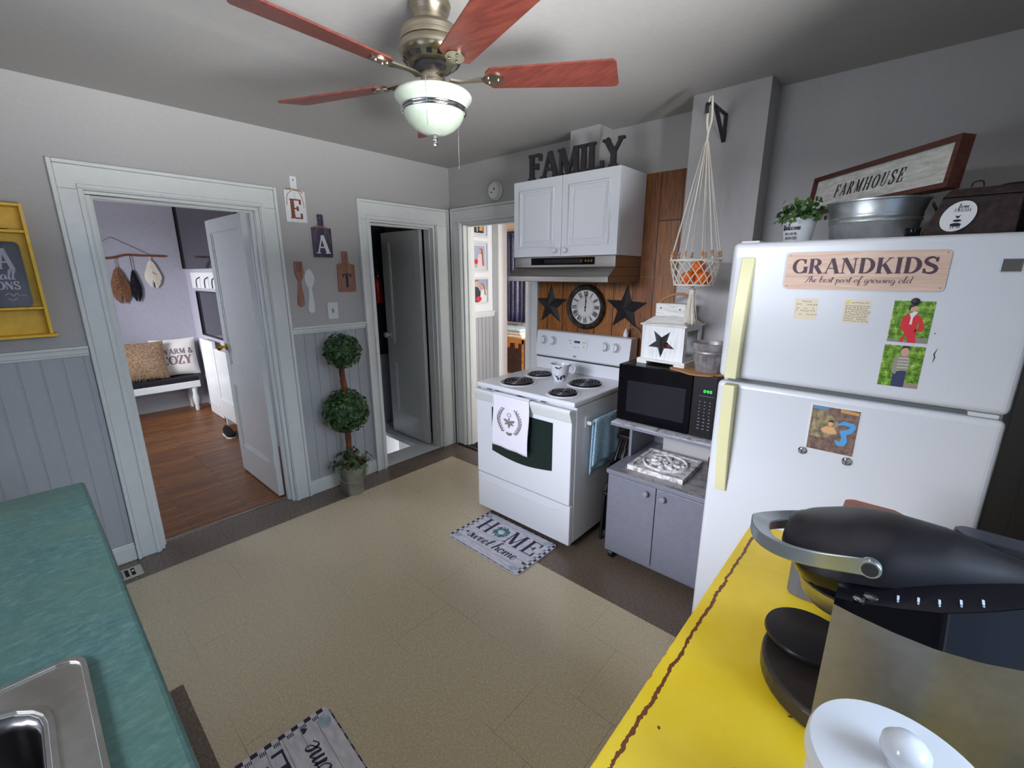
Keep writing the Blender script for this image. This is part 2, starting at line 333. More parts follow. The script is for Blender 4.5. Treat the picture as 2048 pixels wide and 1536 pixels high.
def chain(o):
    m = Matrix.Identity(4)
    while o: m = o.matrix_basis @ m; o = o.parent
    return m
def obj(name, mb, ms, parent=None, bev=0.0, smooth=None, sub=0, seg=2, label=None, solid=0.0, loc=None, local=False):
    # shapes are drawn in world coordinates unless local=True
    if parent and not local:
        inv = chain(parent).inverted(); mb.v = [tuple(inv @ Vector(p)) for p in mb.v]
    me = bpy.data.meshes.new(name); me.from_pydata(mb.v, [], mb.f)
    ms = ms if isinstance(ms, (list, tuple)) else [ms]
    for m_ in ms: me.materials.append(M[m_] if isinstance(m_, str) else m_)
    for i, p in enumerate(me.polygons): p.material_index = min(mb.mi[i], len(ms)-1)
    b = bmesh.new(); b.from_mesh(me)
    bmesh.ops.remove_doubles(b, verts=b.verts, dist=1e-6)
    bmesh.ops.recalc_face_normals(b, faces=b.faces); b.to_mesh(me); b.free()
    o = bpy.data.objects.new(name, me); COL.objects.link(o)
    if parent: o.parent = parent
    if loc: o.location = loc
    if smooth is not None:
        for p in me.polygons: p.use_smooth = True
        if smooth > 0:
            b = bmesh.new(); b.from_mesh(me)
            for e in b.edges:
                if len(e.link_faces) == 2 and e.calc_face_angle(0) > radians(smooth): e.smooth = False
            b.to_mesh(me); b.free()
    if solid: md = o.modifiers.new('solid', 'SOLIDIFY'); md.thickness = solid
    if bev:
        md = o.modifiers.new('bevel', 'BEVEL'); md.width = bev; md.segments = seg; md.limit_method = 'ANGLE'; md.angle_limit = radians(40); md.harden_normals = False
    if sub: md = o.modifiers.new('sub', 'SUBSURF'); md.levels = sub; md.render_levels = sub
    if label: o['label'] = label
    return o
def tag(o, label, cat, group=None):
    o['label'] = label; o['category'] = cat
    if group: o['group'] = group
    return o
def thing(name, label, cat, loc=(0, 0, 0), rz=0.0, group=None):
    o = bpy.data.objects.new(name, None); COL.objects.link(o); o.location = loc; o.rotation_euler = (0, 0, rz); o.empty_display_size = 0.05
    return tag(o, label, cat, group)
def st(name, mb, ms, label, parent=None, **kw):
    o = obj(name, mb, ms, parent, **kw)
    if not parent: o['kind'] = 'structure'; o['label'] = label
    return o
def stE(name, label, loc=(0, 0, 0)):
    o = bpy.data.objects.new(name, None); COL.objects.link(o); o.location = loc; o['kind'] = 'structure'; o['label'] = label; return o
# planes for drawing: local (a, b, c) -> world
def plane_xz(x, y, z): return Matrix(((1,0,0,x),(0,0,-1,y),(0,1,0,z),(0,0,0,1)))      # faces -y
def plane_yz(x, y, z): return Matrix(((0,0,1,x),(1,0,0,y),(0,1,0,z),(0,0,0,1)))       # faces +x, a runs +y
def plane_xy(x, y, z, rot=0): return Matrix.Translation((x, y, z)) @ Matrix.Rotation(rot, 4, 'Z')

# ---------------------------------------------------------------- stroke lettering
def cat_rom(P, k=5):
    if len(P) < 3: return list(P)
    out = []
    for i in range(len(P)-1):
        p0 = P[max(i-1, 0)]; p1 = P[i]; p2 = P[i+1]; p3 = P[min(i+2, len(P)-1)]
        for j in range(k):
            t = j/k; t2 = t*t; t3 = t2*t
            out.append(tuple(0.5*((2*b)+(-a+c)*t+(2*a-5*b+4*c-d)*t2+(-a+3*b-3*c+d)*t3) for a, b, c, d in zip(p0, p1, p2, p3)))
    out.append(P[-1]); return out
def arc(cx, cy, rx, ry, a0, a1, n=16):
    return [(cx+rx*cos(radians(a0+(a1-a0)*i/n)), cy+ry*sin(radians(a0+(a1-a0)*i/n))) for i in range(n+1)]
SER = {  # letter: (advance, [(kind, points)], [(serif x, y, half width)])
 'A': (.92, [('t', [(.13,0),(.44,1)]), ('T', [(.45,1),(.80,0)]), ('t', [(.24,.34),(.68,.34)])], [(.13,0,.14),(.79,0,.17)]),
 'C': (.84, [('c', arc(.46,.5,.36,.47,48,318)), ('m', [(.72,.66),(.73,.97)])], []),
 'D': (.90, [('T', [(.2,0),(.2,1)]), ('c', arc(.34,.5,.42,.47,90,-90)), ('t', [(.06,.97),(.36,.97)]), ('t', [(.06,.03),(.36,.03)])], []),
 'E': (.80, [('T', [(.2,0),(.2,1)]), ('t', [(.05,.97),(.68,.97)]), ('t', [(.05,.03),(.72,.03)]), ('t', [(.2,.52),(.5,.52)]), ('m', [(.68,1),(.68,.74)]), ('m', [(.72,0),(.72,.28)]), ('m', [(.51,.4),(.51,.64)])], []),
 'F': (.76, [('T', [(.2,0),(.2,1)]), ('t', [(.05,.97),(.66,.97)]), ('t', [(.2,.52),(.5,.52)]), ('m', [(.66,1),(.66,.74)]), ('m', [(.5,.4),(.5,.64)])], [(.2,0,.17)]),
 'G': (.92, [('c', arc(.46,.5,.38,.47,48,322)), ('m', [(.72,.68),(.73,.97)]), ('T', [(.78,.04),(.78,.44)])], [(.77,.44,.15)]),
 'H': (.98, [('T', [(.2,0),(.2,1)]), ('T', [(.78,0),(.78,1)]), ('t', [(.2,.5),(.78,.5)])], [(.2,0,.16),(.2,1,.16),(.78,0,.16),(.78,1,.16)]),
 'I': (.42, [('T', [(.21,0),(.21,1)])], [(.21,0,.17),(.21,1,.17)]),
 'K': (.94, [('T', [(.2,0),(.2,1)]), ('t', [(.26,.4),(.72,1)]), ('T', [(.42,.58),(.78,0)])], [(.2,0,.16),(.2,1,.16),(.72,1,.14),(.8,0,.14)]),
 'L': (.76, [('T', [(.2,0),(.2,1)]), ('t', [(.05,.03),(.68,.03)]), ('m', [(.68,0),(.68,.28)])], [(.2,1,.17)]),
 'M': (1.1, [('t', [(.16,0),(.16,1)]), ('T', [(.2,1),(.54,.06)]), ('t', [(.54,.06),(.86,1)]), ('T', [(.9,0),(.9,1)])], [(.15,0,.13),(.14,1,.12),(.9,0,.16),(.93,1,.14)]),
 'N': (.98, [('t', [(.17,0),(.17,1)]), ('T', [(.2,1),(.78,.02)]), ('t', [(.8,0),(.8,1)])], [(.17,0,.13),(.14,1,.12),(.8,1,.13)]),
 'O': (.94, [('c', arc(.47,.5,.38,.47,90,450,28))], []),
 'R': (.92, [('T', [(.2,0),(.2,1)]), ('c', arc(.36,.74,.27,.235,90,-90)), ('t', [(.06,.97),(.38,.97)]), ('t', [(.2,.505),(.38,.505)]), ('T', [(.44,.5),(.76,0)])], [(.2,0,.16),(.79,0,.1)]),
 'S': (.76, [('S', cat_rom([(.62,.78),(.52,.93),(.36,.97),(.17,.88),(.14,.7),(.3,.56),(.5,.46),(.64,.32),(.6,.12),(.4,.03),(.2,.07),(.11,.26)], 4)), ('m', [(.63,.7),(.64,.98)]), ('m', [(.1,.3),(.1,.02)])], []),
 'T': (.84, [('T', [(.42,0),(.42,1)]), ('t', [(.05,.97),(.79,.97)]), ('m', [(.06,1),(.06,.74)]), ('m', [(.78,1),(.78,.74)])], [(.42,0,.18)]),
 'U': (.92, [('T', [(.2,1),(.2,.32)]), ('t', cat_rom([(.2,.34),(.24,.12),(.46,.03),(.68,.12),(.73,.36),(.73,1)], 5))], [(.2,1,.16),(.73,1,.13)]),
 'V': (.84, [('T', [(.12,1),(.42,0)]), ('t', [(.42,0),(.72,1)])], [(.12,1,.14),(.72,1,.12)]),
 'X': (.86, [('T', [(.14,1),(.72,0)]), ('t', [(.72,1),(.14,0)])], [(.14,1,.14),(.7,1,.12),(.14,0,.12),(.72,0,.14)]),
 'Y': (.90, [('T', [(.12,1),(.44,.48)]), ('t', [(.78,1),(.46,.48)]), ('T', [(.45,0),(.45,.5)])], [(.13,1,.15),(.77,1,.13),(.45,0,.17)]),
 'Z': (.78, [('t', [(.1,.97),(.66,.97)]), ('T', [(.62,.97),(.14,.03)]), ('t', [(.1,.03),(.68,.03)]), ('m', [(.11,1),(.11,.74)]), ('m', [(.68,0),(.68,.28)])], []),
 'W': (1.2, [('T', [(.12,1),(.36,0)]), ('t', [(.36,0),(.58,.95)]), ('T', [(.58,.95),(.82,0)]), ('t', [(.82,0),(1.04,1)])], [(.12,1,.14),(1.04,1,.12)]),
 '&': (.92, [('C', cat_rom([(.84,.05),(.3,.66),(.28,.88),(.42,.97),(.55,.85),(.46,.66),(.16,.4),(.12,.18),(.3,.03),(.56,.1),(.76,.46)], 4))], []),
 ' ': (.45, [], [])}
CUR = {
 's': (.34, [[(0,.05),(.18,.52),(.2,.42),(.3,.2),(.18,0),(.04,.06)]]), 'w': (.56, [[(0,.45),(.06,.08),(.16,.02),(.26,.42),(.3,.05),(.4,.04),(.48,.45),(.6,.38)]]),
 'e': (.36, [[(0,.1),(.26,.28),(.22,.5),(.08,.4),(.08,.1),(.2,0),(.38,.14)]]), 't': (.3, [[(0,.1),(.17,.9),(.13,.1),(.2,.02),(.32,.08)], [(.0,.62),(.34,.66)]]),
 'h': (.44, [[(0,.1),(.22,.8),(.17,1),(.09,.85),(.06,0)], [(.06,.0),(.1,.34),(.26,.48),(.33,.3),(.33,.05),(.46,.08)]]), 'o': (.4, [[(.24,.48),(.08,.4),(.05,.15),(.18,0),(.33,.15),(.32,.4),(.22,.48),(.3,.4),(.42,.42)]]),
 'm': (.62, [[(0,.05),(.08,.48),(.08,.0)], [(.08,0),(.12,.34),(.25,.48),(.29,.3),(.29,0)], [(.29,0),(.33,.34),(.46,.48),(.51,.3),(.51,.05),(.64,.08)]]),
 'n': (.44, [[(0,.05),(.08,.48),(.08,.0)], [(.08,0),(.12,.34),(.27,.48),(.33,.3),(.33,.05),(.46,.08)]]),
 'b': (.42, [[(0,.1),(.2,.8),(.15,1),(.08,.9),(.08,.12),(.2,0),(.33,.2),(.26,.45),(.14,.4)], [(.26,.42),(.44,.4)]]),
 'p': (.42, [[(.02,.3),(.1,.5),(.08,-.42)], [(.08,.2),(.22,.48),(.35,.3),(.27,.02),(.1,.08)], [(.3,.1),(.44,.06)]]),
 'a': (.46, [[(.34,.42),(.18,.5),(.05,.28),(.1,.05),(.24,.06),(.35,.42)], [(.35,.42),(.34,.1),(.48,.06)]]),
 'r': (.34, [[(0,.06),(.1,.52),(.14,.42),(.26,.44),(.25,.12),(.36,.06)]]), 'f': (.32, [[(0,.1),(.28,.8),(.24,1),(.14,.85),(.1,-.3),(.18,-.4),(.24,-.12),(.1,.06),(.36,.1)]]),
 'g': (.44, [[(.34,.42),(.18,.5),(.05,.26),(.14,.03),(.3,.12),(.35,.42)], [(.35,.42),(.33,-.25),(.2,-.4),(.12,-.26),(.46,.08)]]),
 'i': (.22, [[(0,.08),(.1,.48),(.1,.06),(.24,.06)], [(.12,.68),(.14,.72)]]), 'l': (.26, [[(0,.08),(.22,.85),(.16,1),(.09,.85),(.12,.06),(.28,.06)]]),
 'd': (.48, [[(.34,.42),(.18,.5),(.05,.26),(.15,.02),(.32,.18),(.42,1)], [(.42,1),(.37,.12),(.5,.06)]]), 'c': (.36, [[(.33,.4),(.2,.5),(.05,.26),(.14,.0),(.38,.1)]]),
 'T': (.56, [[(.1,.82),(.3,.98),(.5,.92),(.72,1)], [(.46,.94),(.36,.4),(.22,.02),(.06,.1)]]), 'W': (.66, [[(0,.95),(.1,.05),(.2,.1),(.32,.8),(.36,.05),(.48,.1),(.64,1)]]),
 ' ': (.26, [])}
def text_w(s, font, track=0.0): return sum(font[c][0]+track for c in s)-track
def serif(mb, s, x, y, h, depth=0.002, thick=.18, thin=.055, track=0.02, sx=1.0, slant=0.0, mi=None, z0=0.0, align='l', ser=True, sh=.05):
    wd = text_w(s, SER, track)*h*sx
    if align == 'c': x -= wd/2
    if align == 'r': x -= wd
    for ch in s:
        adv, strokes, sers = SER[ch]
        tr = lambda p: (x+(p[0]*sx+slant*p[1])*h, y+p[1]*h)
        for n_, (k, pts) in enumerate(strokes):
            zz = z0 + depth*(1+0.01*n_)
            if k in 'Ttm':
                wv = {'T': thick, 't': thin, 'm': (thick+thin*2)/3}[k]*h
                if len(pts) == 2 and k != 't' and abs(pts[0][1]-pts[1][1]) > 0.5 and abs(pts[0][0]-pts[1][0]) > .2: wv *= 1.0
                mb.ribbon([tr(p) for p in pts], wv, z0, zz, mi)
            else:
                n = len(pts); ws = []
                for i in range(n):
                    a = pts[max(i-1, 0)]; b = pts[min(i+1, n-1)]; l = math.hypot(b[0]-a[0], b[1]-a[1]) or 1
                    v = abs(b[1]-a[1])/l
                    ws.append(((thin+(thick*1.08-thin)*v**1.6) if k == 'c' else (thin+(thick-thin)*sin(pi*i/(n-1))**1.3) if k == 'S' else thin*1.3+(thick-thin)*.35)*h)
                mb.ribbon([tr(p) for p in pts], ws, z0, zz, mi)
        if ser:
            for q, (a, b, hw) in enumerate(sers):
                yy = .5*sh if b == 0 else (1-.5*sh if b == 1 else b)
                mb.ribbon([tr((a-hw, yy)), tr((a+hw, yy))], sh*h, z0, z0+depth*(1.05+0.01*q), mi)
        x += (adv+track)*h*sx
    return x
def script(mb, s, x, y, h, wd=.07, depth=0.001, sx=1.0, slant=.18, mi=None, track=0.0, z0=0.0, align='l'):
    if align == 'c': x -= text_w(s, CUR, track)*h*sx/2
    for ch in s:
        adv, strokes = CUR[ch]
        for n_, st_ in enumerate(strokes):
            p = cat_rom(st_, 5); q = [(x+(a*sx+slant*b)*h, y+b*h) for a, b in p]
            ws = []
            for i in range(len(q)):
                a = q[max(i-1, 0)]; b = q[min(i+1, len(q)-1)]; l = math.hypot(b[0]-a[0], b[1]-a[1]) or 1
                ws.append(wd*h*(.45+.75*max(0, (a[1]-b[1])/l)))
            mb.ribbon(q, ws, z0, z0+depth*(1+.02*n_), mi)
        x += (adv+track)*h*sx
    return x
def heart(cx, cy, r, rot=0):
    out = []
    for i in range(20):
        t = 2*pi*i/20; a = 16*sin(t)**3/17; b = (13*cos(t)-5*cos(2*t)-2*cos(3*t)-cos(4*t))/17
        out.append((cx+r*(a*cos(rot)-b*sin(rot)), cy+r*(a*sin(rot)+b*cos(rot))))
    return out
# ================================================================ the room itself
H = 2.444
def boxes(*bs):
    m = MB()
    for b in bs: m.box(*b)
    return m
st('floor', boxes((-0.085, 3.74, -3.42, 0.06, -0.1, 0.0)), 'floor', 'speckled beige tile kitchen floor with a dark brown tile border')
st('ceiling', boxes((-0.12, 3.74, -3.42, 0.12, H, H+0.1)), 'ceil', 'plain grey painted kitchen ceiling')
D1, D2, D3 = (-2.32, -1.54, 1.98), (-0.79, -0.175, 1.975), (0.155, 0.905, 2.0)
st('wall_left', boxes((-.12, 0, -3.3, D1[0], 0, H), (-.12, 0, D1[1], D2[0], 0, H), (-.12, 0, D2[1], 0.0, 0, H), (-.12, 0, D1[0], D1[1], D1[2], H), (-.12, 0, D2[0], D2[1], D2[2], H)), 'wall', 'light grey kitchen wall with two doorways')
st('wall_back', boxes((-1.0, D3[0], 0, .12, -1.4, H), (D3[1], 3.62, 0, .12, 0, H), (D3[0], D3[1], 0, .12, D3[2], H)), 'wall', 'grey kitchen wall behind the stove and fridge')
st('wall_back', boxes((2.464, 3.62, -0.053, 0, 0, H)), 'wall', 'grey wall section behind the fridge')
st('column', boxes((2.118, 2.466, -0.213, -0.0005, 0, H)), 'wall', 'grey square chimney breast between stove and fridge')
st('trim_1', boxes((1.34, 1.552, -0.15, -0.0005, 2.10, H)), 'wall', 'grey boxed duct rising behind the dark letters')
wm = MB()
for a, b in ((-3.3, -2.7), (-1.4, 0)): wm.box(3.62, 3.74, a, b, 0, H)
wm.box(3.62, 3.74, -2.7, -1.4, 0, 1.12); wm.box(3.62, 3.74, -2.7, -1.4, 2.12, H)
st('wall_right', wm, 'wall', 'grey kitchen wall with a window above the yellow counter')
st('wall_front', boxes((-.12, 1.0, -3.42, -3.3, 0, H), (2.5, 3.74, -3.42, -3.3, 0, H), (1.0, 2.5, -3.42, -3.3, 0, 1.12), (1.0, 2.5, -3.42, -3.3, 2.12, H)), 'wall', 'grey kitchen wall with the window above the sink')
def window(name, T, w_, h_, label):
    e = stE(name, label, (0, 0, 0)); f = MB(); f.T = T
    for r in ((0, w_, 0, .05), (0, w_, h_-.05, h_), (0, .05, .05, h_-.05), (w_-.05, w_, .05, h_-.05), (.05, w_-.05, h_/2-.02, h_/2+.02)): f.box(r[0], r[1], r[2], r[3], -.08, -.03)
    for r in ((-.09, w_+.09, -.1, 0), (-.09, w_+.09, h_, h_+.1), (-.09, 0, 0, h_), (w_, w_+.09, 0, h_)): f.box(r[0], r[1], r[2], r[3], 0, .02)
    obj('window_frame', f, 'trim', e, bev=.004)
    g = MB(); g.T = T; g.box(.05, w_-.05, .05, h_-.05, -.058, -.054); obj('pane', g, 'pane', e)
window('window_1', Matrix(((0,0,-1,3.62),(-1,0,0,-1.4),(0,1,0,1.12),(0,0,0,1))), 1.3, 1.0, 'white framed window above the yellow counter')
window('window_2', Matrix(((-1,0,0,2.5),(0,0,1,-3.3),(0,1,0,1.12),(0,0,0,1))), 1.5, 1.0, 'white framed window above the sink')
# amber panelling behind the stove, in two courses
pm = boxes((1.0, 2.117, -.008, -.0005, 0.0, 1.565), (1.0, 2.117, -.006, -.0005, 1.567, 2.16))
st('trim_2', pm, 'panelling', 'amber stained wooden board panelling behind the stove')
# wainscot
def bead(T, a0, a1, z0=.10, z1=1.185, pitch=.0765, t=.007):
    m = MB(); m.T = T; a = a0; m.box(a0, a1, z0, z1, 0.0005, t*.35)
    while a < a1-.004:
        b = min(a+pitch-.005, a1); m.hexa([(a, z0, 0), (b, z0, 0), (b, z1, 0), (a, z1, 0), (a+.0015, z0, t), (b-.0015, z0, t), (b-.0015, z1, t), (a+.0015, z1, t)]); a += pitch
    return m
def rail(T, a0, a1, z=1.185):
    m = MB(); m.T = T
    for r in ((0, .012, .016), (.012, .036, .022), (.036, .05, .034)): m.box(a0, a1, z+r[0], z+r[1], .0005, r[2])
    return m
def baseb(T, a0, a1, h=.105):
    m = MB(); m.T = T; m.box(a0, a1, 0.001, h-.012, .0005, .016); m.box(a0, a1, h-.012, h, .0005, .010); return m
WA = plane_yz(0, 0, 0); WB = plane_xz(0, 0, 0)
st('trim_3', bead(WA, -3.3, -2.434), 'bead', 'grey grooved beadboard left of the first doorway')
st('trim_4', bead(WA, -1.428, -.883), 'bead', 'grey grooved beadboard behind the ivy topiary')
st('trim_5', rail(WA, -3.3, -2.434), 'trim', 'white chair rail left of the first doorway', bev=.003)
st('trim_6', rail(WA, -1.428, -.883), 'trim', 'white chair rail above the ivy topiary', bev=.003)
st('baseboard_left', baseb(WA, -3.3, -2.434), 'trim', 'white baseboard left of the first doorway', bev=.003)
st('baseboard_left', baseb(WA, -1.428, -.883), 'trim', 'white baseboard behind the tin bucket', bev=.003)
st('trim_7', bead(plane_xz(0, -.053, 0), 2.47, 3.62), 'bead', 'grooved beadboard behind and beside the fridge')
st('trim_8', bead(Matrix(((0,0,-1,3.62),(-1,0,0,0),(0,1,0,0),(0,0,0,1))), .06, 1.38), 'bead', 'grooved beadboard on the wall right of the fridge')
# door casings
def casing(T, a0, a1, h, wl, wr, wt, label, name, depth=.12):
    e = stE(name, label); m = MB(); m.T = T
    o, i_ = .018, .026; L0, R0 = a0-wl, a1+wr
    m.box(L0+o, a0-.0002, 0, h-.0002, .0005, .020); m.box(a1+.0002, R0-o, 0, h-.0002, .0005, .020); m.box(L0+o, R0-o, h, h+wt-o, .0005, .020)
    m.box(L0, L0+o-.0002, 0, h+wt, .0005, .030); m.box(R0-o+.0002, R0, 0, h+wt, .0005, .030); m.box(L0+o, R0-o, h+wt-o+.0002, h+wt, .0005, .030)
    m.box(a0-i_, a0-.006, 0, h+.006, .0202, .028); m.box(a1+.006, a1+i_, 0, h+.006, .0202, .028); m.box(a0-i_, a1+i_, h+.0062, h+i_, .0202, .028)
    obj('casing', m, 'trim', e, bev=.004)
    j = MB(); j.T = T; j.box(a0+.0005, a0+.018, 0.001, h-.018, -depth, .004); j.box(a1-.018, a1-.0005, 0.001, h-.018, -depth, .004); j.box(a0+.0005, a1-.0005, h-.018, h-.0005, -depth, .004)
    j.box(a0+.018, a0+.03, .001, h-.03, -depth*.62, -depth*.3); j.box(a1-.03, a1-.018, .001, h-.03, -depth*.62, -depth*.3); j.box(a0+.018, a1-.018, h-.03, h-.018, -depth*.62, -depth*.3)
    obj('jamb', j, 'trim', e, bev=.002)
casing(WA, D1[0], D1[1], D1[2], .112, .112, .127, 'wide white moulded casing of the doorway to the entry room', 'trim_9')
casing(WA, D2[0], D2[1], D2[2], .092, .145, .135, 'white casing of the narrow stair doorway', 'trim_10')
casing(WB, D3[0], D3[1], D3[2], .118, .092, .118, 'white casing of the bright hall doorway', 'trim_11')
def leaf_door(name, label, x0, x1, y0, y1, z1, px0, px1, zs, knob, km, kx):
    e = stE(name, label); m = MB(); z0 = .012
    m.box(x0, px0, y0, y1, z0, z1); m.box(px1, x1, y0, y1, z0, z1); prev = z0
    for a, b in zs: m.box(px0, px1, y0, y1, prev, a); prev = b
    m.box(px0, px1, y0, y1, prev, z1)
    for a, b in zs:
        m.box(px0, px1, y0+.012, y1-.012, a, b)
        for r in ((px0, px1, a, a+.012), (px0, px1, b-.012, b), (px0, px0+.012, a+.012, b-.012), (px1-.012, px1, a+.012, b-.012)):
            m.box(r[0], r[1], y0+.005, y1-.005, r[2], r[3])
    obj('leaf', m, 'trim', e, bev=.003)
    k = MB(); k.T = plane_xz(kx, y0, knob)
    k.lathe([(.028, .0002), (.028, .004), (.012, .008), (.010, .03), (.022, .036), (.027, .048), (.022, .060), (.001, .064)], 20)
    obj('door_knob', k, km, e, smooth=40)
    h = MB()
    for z in (.25, 1.0, 1.72): h.cyl((x1+.004, y0-.002, z), .007, .09, 10); h.box(x1-.03, x1+.004, y0-.002, y0-.0002, z, z+.09)
    obj('hinge', h, 'trim', e)
leaf_door('door_1', 'open white two panel door with a brass knob', -.862, -.125, -1.602, -1.566, 1.958, -.775, -.225, ((.24, .745), (.90, 1.87)), 1.04, 'brass', -.805)
leaf_door('door_2', 'open white two panel stair door with a white knob', -.715, -.135, -.236, -.202, 1.952, -.605, -.225, ((.24, .75), (.93, 1.87)), 1.01, 'whitep', -.66)
# entry room beyond the first doorway
st('floor', boxes((-3.39, -.085, -3.2, -1.2, -.1, 0)), 'hardwood', 'brown oak strip floor of the entry room')
st('trim_12', boxes((-.094, -.076, D1[0]+.02, D1[1]-.02, 0.0003, .004)), 'steel', 'thin metal strip between oak floor and kitchen tile')
M['entry'] = noisy('lavender_grey_paint', L(164, 162, 172), L(170, 168, 178), ns=30, rough=.6)
st('wall_back', boxes((-3.51, -3.39, -3.32, -1.08, 0, H)), 'entry', 'lavender grey end wall of the entry room')
st('wall_right', boxes((-3.39, -.12, -1.2, -1.1, 0, H)), 'entry', 'lavender grey side wall of the entry room')
st('wall_left', boxes((-3.39, -2.4, -3.32, -3.2, 0, H), (-1.3, -.12, -3.32, -3.2, 0, H), (-2.4, -1.3, -3.32, -3.2, 0, .9), (-2.4, -1.3, -3.32, -3.2, 2.1, H)), 'entry', 'entry room wall with its window')
st('ceiling', boxes((-3.51, -.12, -3.32, -1.1, H, H+.1)), 'ceil', 'ceiling of the entry room')
st('baseboard_back', boxes((-3.3895, -3.372, -3.2, -1.2, 0.001, .19)), 'bead', 'tall grey baseboard under the bench')
# stairwell beyond the second doorway
st('floor', boxes((-.235, -.0, D2[0], -.02, -.04, .0005), (-1.0, -.235, -.31, -.0, -.04, .0005)), 'trim', 'white painted landing around the stair opening')
sm = MB()
for i in range(4): sm.box(-.47-.25*i, -.215-.25*i, -1.08, -.31, -.25-.19*(i+1), -.19*(i+1)+.02)
st('floor', sm, 'carpet', 'grey carpeted steps going down')
st('wall_left', boxes((-1.1, -1.0, -1.09, .12, -1.4, .755)), 'bead', 'pale lower wall of the stairwell')
st('wall_left', boxes((-1.1, -1.0, -1.09, .12, .757, H)), 'stairblue', 'dark slate blue upper wall of the stairwell')
st('wall_front', boxes((-1.0, -.12, -1.09, -1.08, -1.4, 2.1)), 'stairblue', 'dark slate blue side wall of the stairwell')
st('ceiling', boxes((-1.0, -.12, -1.08, -.0, 2.06, 2.1)), 'panelling', 'brown boarded underside above the stairwell')
# hall and the room beyond it
M['hallwhite'] = mat('hall_white_paint', L(232, 232, 236), .5)
st('wall_left', boxes((-.03, .09, .12, .45, 0, H)), 'hallwhite', 'white hall wall carrying the framed photographs')
st('trim_13', bead(plane_yz(.09, 0, 0), .125, .43, .1, 1.19, .05), 'bead', 'pale beadboard below the framed photographs')
st('trim_14', rail(plane_yz(.09, 0, 0), .125, .445, 1.19), 'trim', 'white chair rail in the hall')
st('floor', boxes((-.03, 2.0, .06, .45, -.1, 0)), 'hardwood', 'wooden floor of the hall')
st('ceiling', boxes((-.12, 2.0, .12, .55, H, H+.1)), 'hallwhite', 'white ceiling of the hall')
st('wall_back', boxes((-3.2, .168, .45, .55, 0, H), (.50, 2.0, .45, .55, 0, H), (.168, .50, .45, .55, 2.06, H)), 'hallwhite', 'white wall with the doorway to the far room')
st('trim_15', boxes((.096, .168, .43, .4495, 0, 2.14), (.50, .58, .43, .4495, 0, 2.14), (.168, .50, .43, .4495, 2.06, 2.14)), 'trim', 'white casing of the far room doorway')
st('floor', boxes((-3.2, 2.0, .45, 3.1, -.1, 0)), 'hardwood', 'orange wooden floor of the far room')
st('wall_back', boxes((-3.2, -1.72, 3.0, 3.1, 0, H), (-.9, 2.0, 3.0, 3.1, 0, H), (-1.72, -.9, 3.0, 3.1, 0, .78), (-1.72, -.9, 3.0, 3.1, 2.2, H)), 'tan', 'tan wall of the far room')
st('wall_left', boxes((-3.3, -3.2, .45, 3.1, 0, H)), 'tan', 'left wall of the far room')
st('wall_right', boxes((2.0, 2.1, .12, 3.1, 0, H)), 'hallwhite', 'right wall of the far room')
st('ceiling', boxes((-3.3, 2.1, .55, 3.1, H, H+.1)), 'hallwhite', 'white ceiling of the far room')
window('window_3', plane_xz(-1.72, 3.0, .78), .82, 1.42, 'bright window behind the navy curtain')
# ================================================================ stove wall
def knob_mb(c, r, h, ax='y'):
    return MB().lathe([(r*.45, 0), (r*.45, h*.35), (r*.95, h*.5), (r, h*.75), (r*.8, h), (.0005, h*1.06)], 18, c, axis=ax)
# ---- wall cabinet
c = thing('wall_cabinet', 'white two door cabinet hanging above the steel range hood', 'cabinet', (1.415, -.16, 1.69))
obj('body', boxes((1.029, 1.800, -.305, -.010, 1.690, 2.160)), 'white', c, bev=.002)
for a, b, kx in ((1.029, 1.4125, 1.375), (1.4155, 1.800, 1.455)):
    m = boxes((a, b, -.327, -.3065, 1.692, 2.158)); i0, i1, z0, z1 = a+.055, b-.055, 1.752, 2.098
    m2 = MB(); m2.T = plane_xz(0, -.327, 0)
    for t, u in ((0, .009), (.012, .005)):
        o_, n_ = rect(i0+t, i1-t, z0+t, z1-t), rect(i0+t+.012, i1-t-.012, z0+t+.012, z1-t-.012); plate_hole(m2, o_, n_, .0002, u)
    m2.prism(rect(i0+.036, i1-.036, z0+.036, z1-.036), .0002, .005)
    m.add(m2.v, m2.f); d = obj('cabinet_door', m, 'white', c, bev=.002)
    obj('door_knob', knob_mb((kx, -.329, 1.728), .016, .026), 'whitep', d, smooth=40)
# ---- FAMILY letters
f = MB(); f.T = plane_xz(0, -.29, 2.162)
serif(f, 'FAMILY', 1.128, 0, .145, depth=.02, thick=.21, thin=.11, track=-.045, sx=1.0, sh=.09)
f = obj('family_letter_sign', f, 'blackm'); tag(f, 'black serif letters spelling FAMILY on top of the white cabinet', 'letter sign')
# ---- range hood
h = thing('range_hood', 'brushed steel range hood under the white cabinet', 'range hood', (1.415, -.2, 1.545))
m = MB()
m.hexa([(1.035,-.325,1.625),(1.795,-.325,1.625),(1.795,-.01,1.625),(1.035,-.01,1.625),(1.035,-.325,1.6895),(1.795,-.325,1.6895),(1.795,-.01,1.6895),(1.035,-.01,1.6895)])
m.hexa([(1.035,-.395,1.572),(1.795,-.395,1.572),(1.795,-.01,1.572),(1.035,-.01,1.572),(1.035,-.325,1.6249),(1.795,-.325,1.6249),(1.795,-.01,1.6249),(1.035,-.01,1.6249)])
m.box(1.035, 1.795, -.40, -.01, 1.538, 1.5719)
obj('hood_shell', m, 'steel', h, bev=.003)
obj('control_strip', boxes((1.18, 1.66, -.3285, -.3255, 1.640, 1.684)), 'blackg', h, bev=.001)
m = boxes((1.29, 1.57, -.3295, -.329, 1.650, 1.674))
obj('vent_slot', m, 'dark', h)
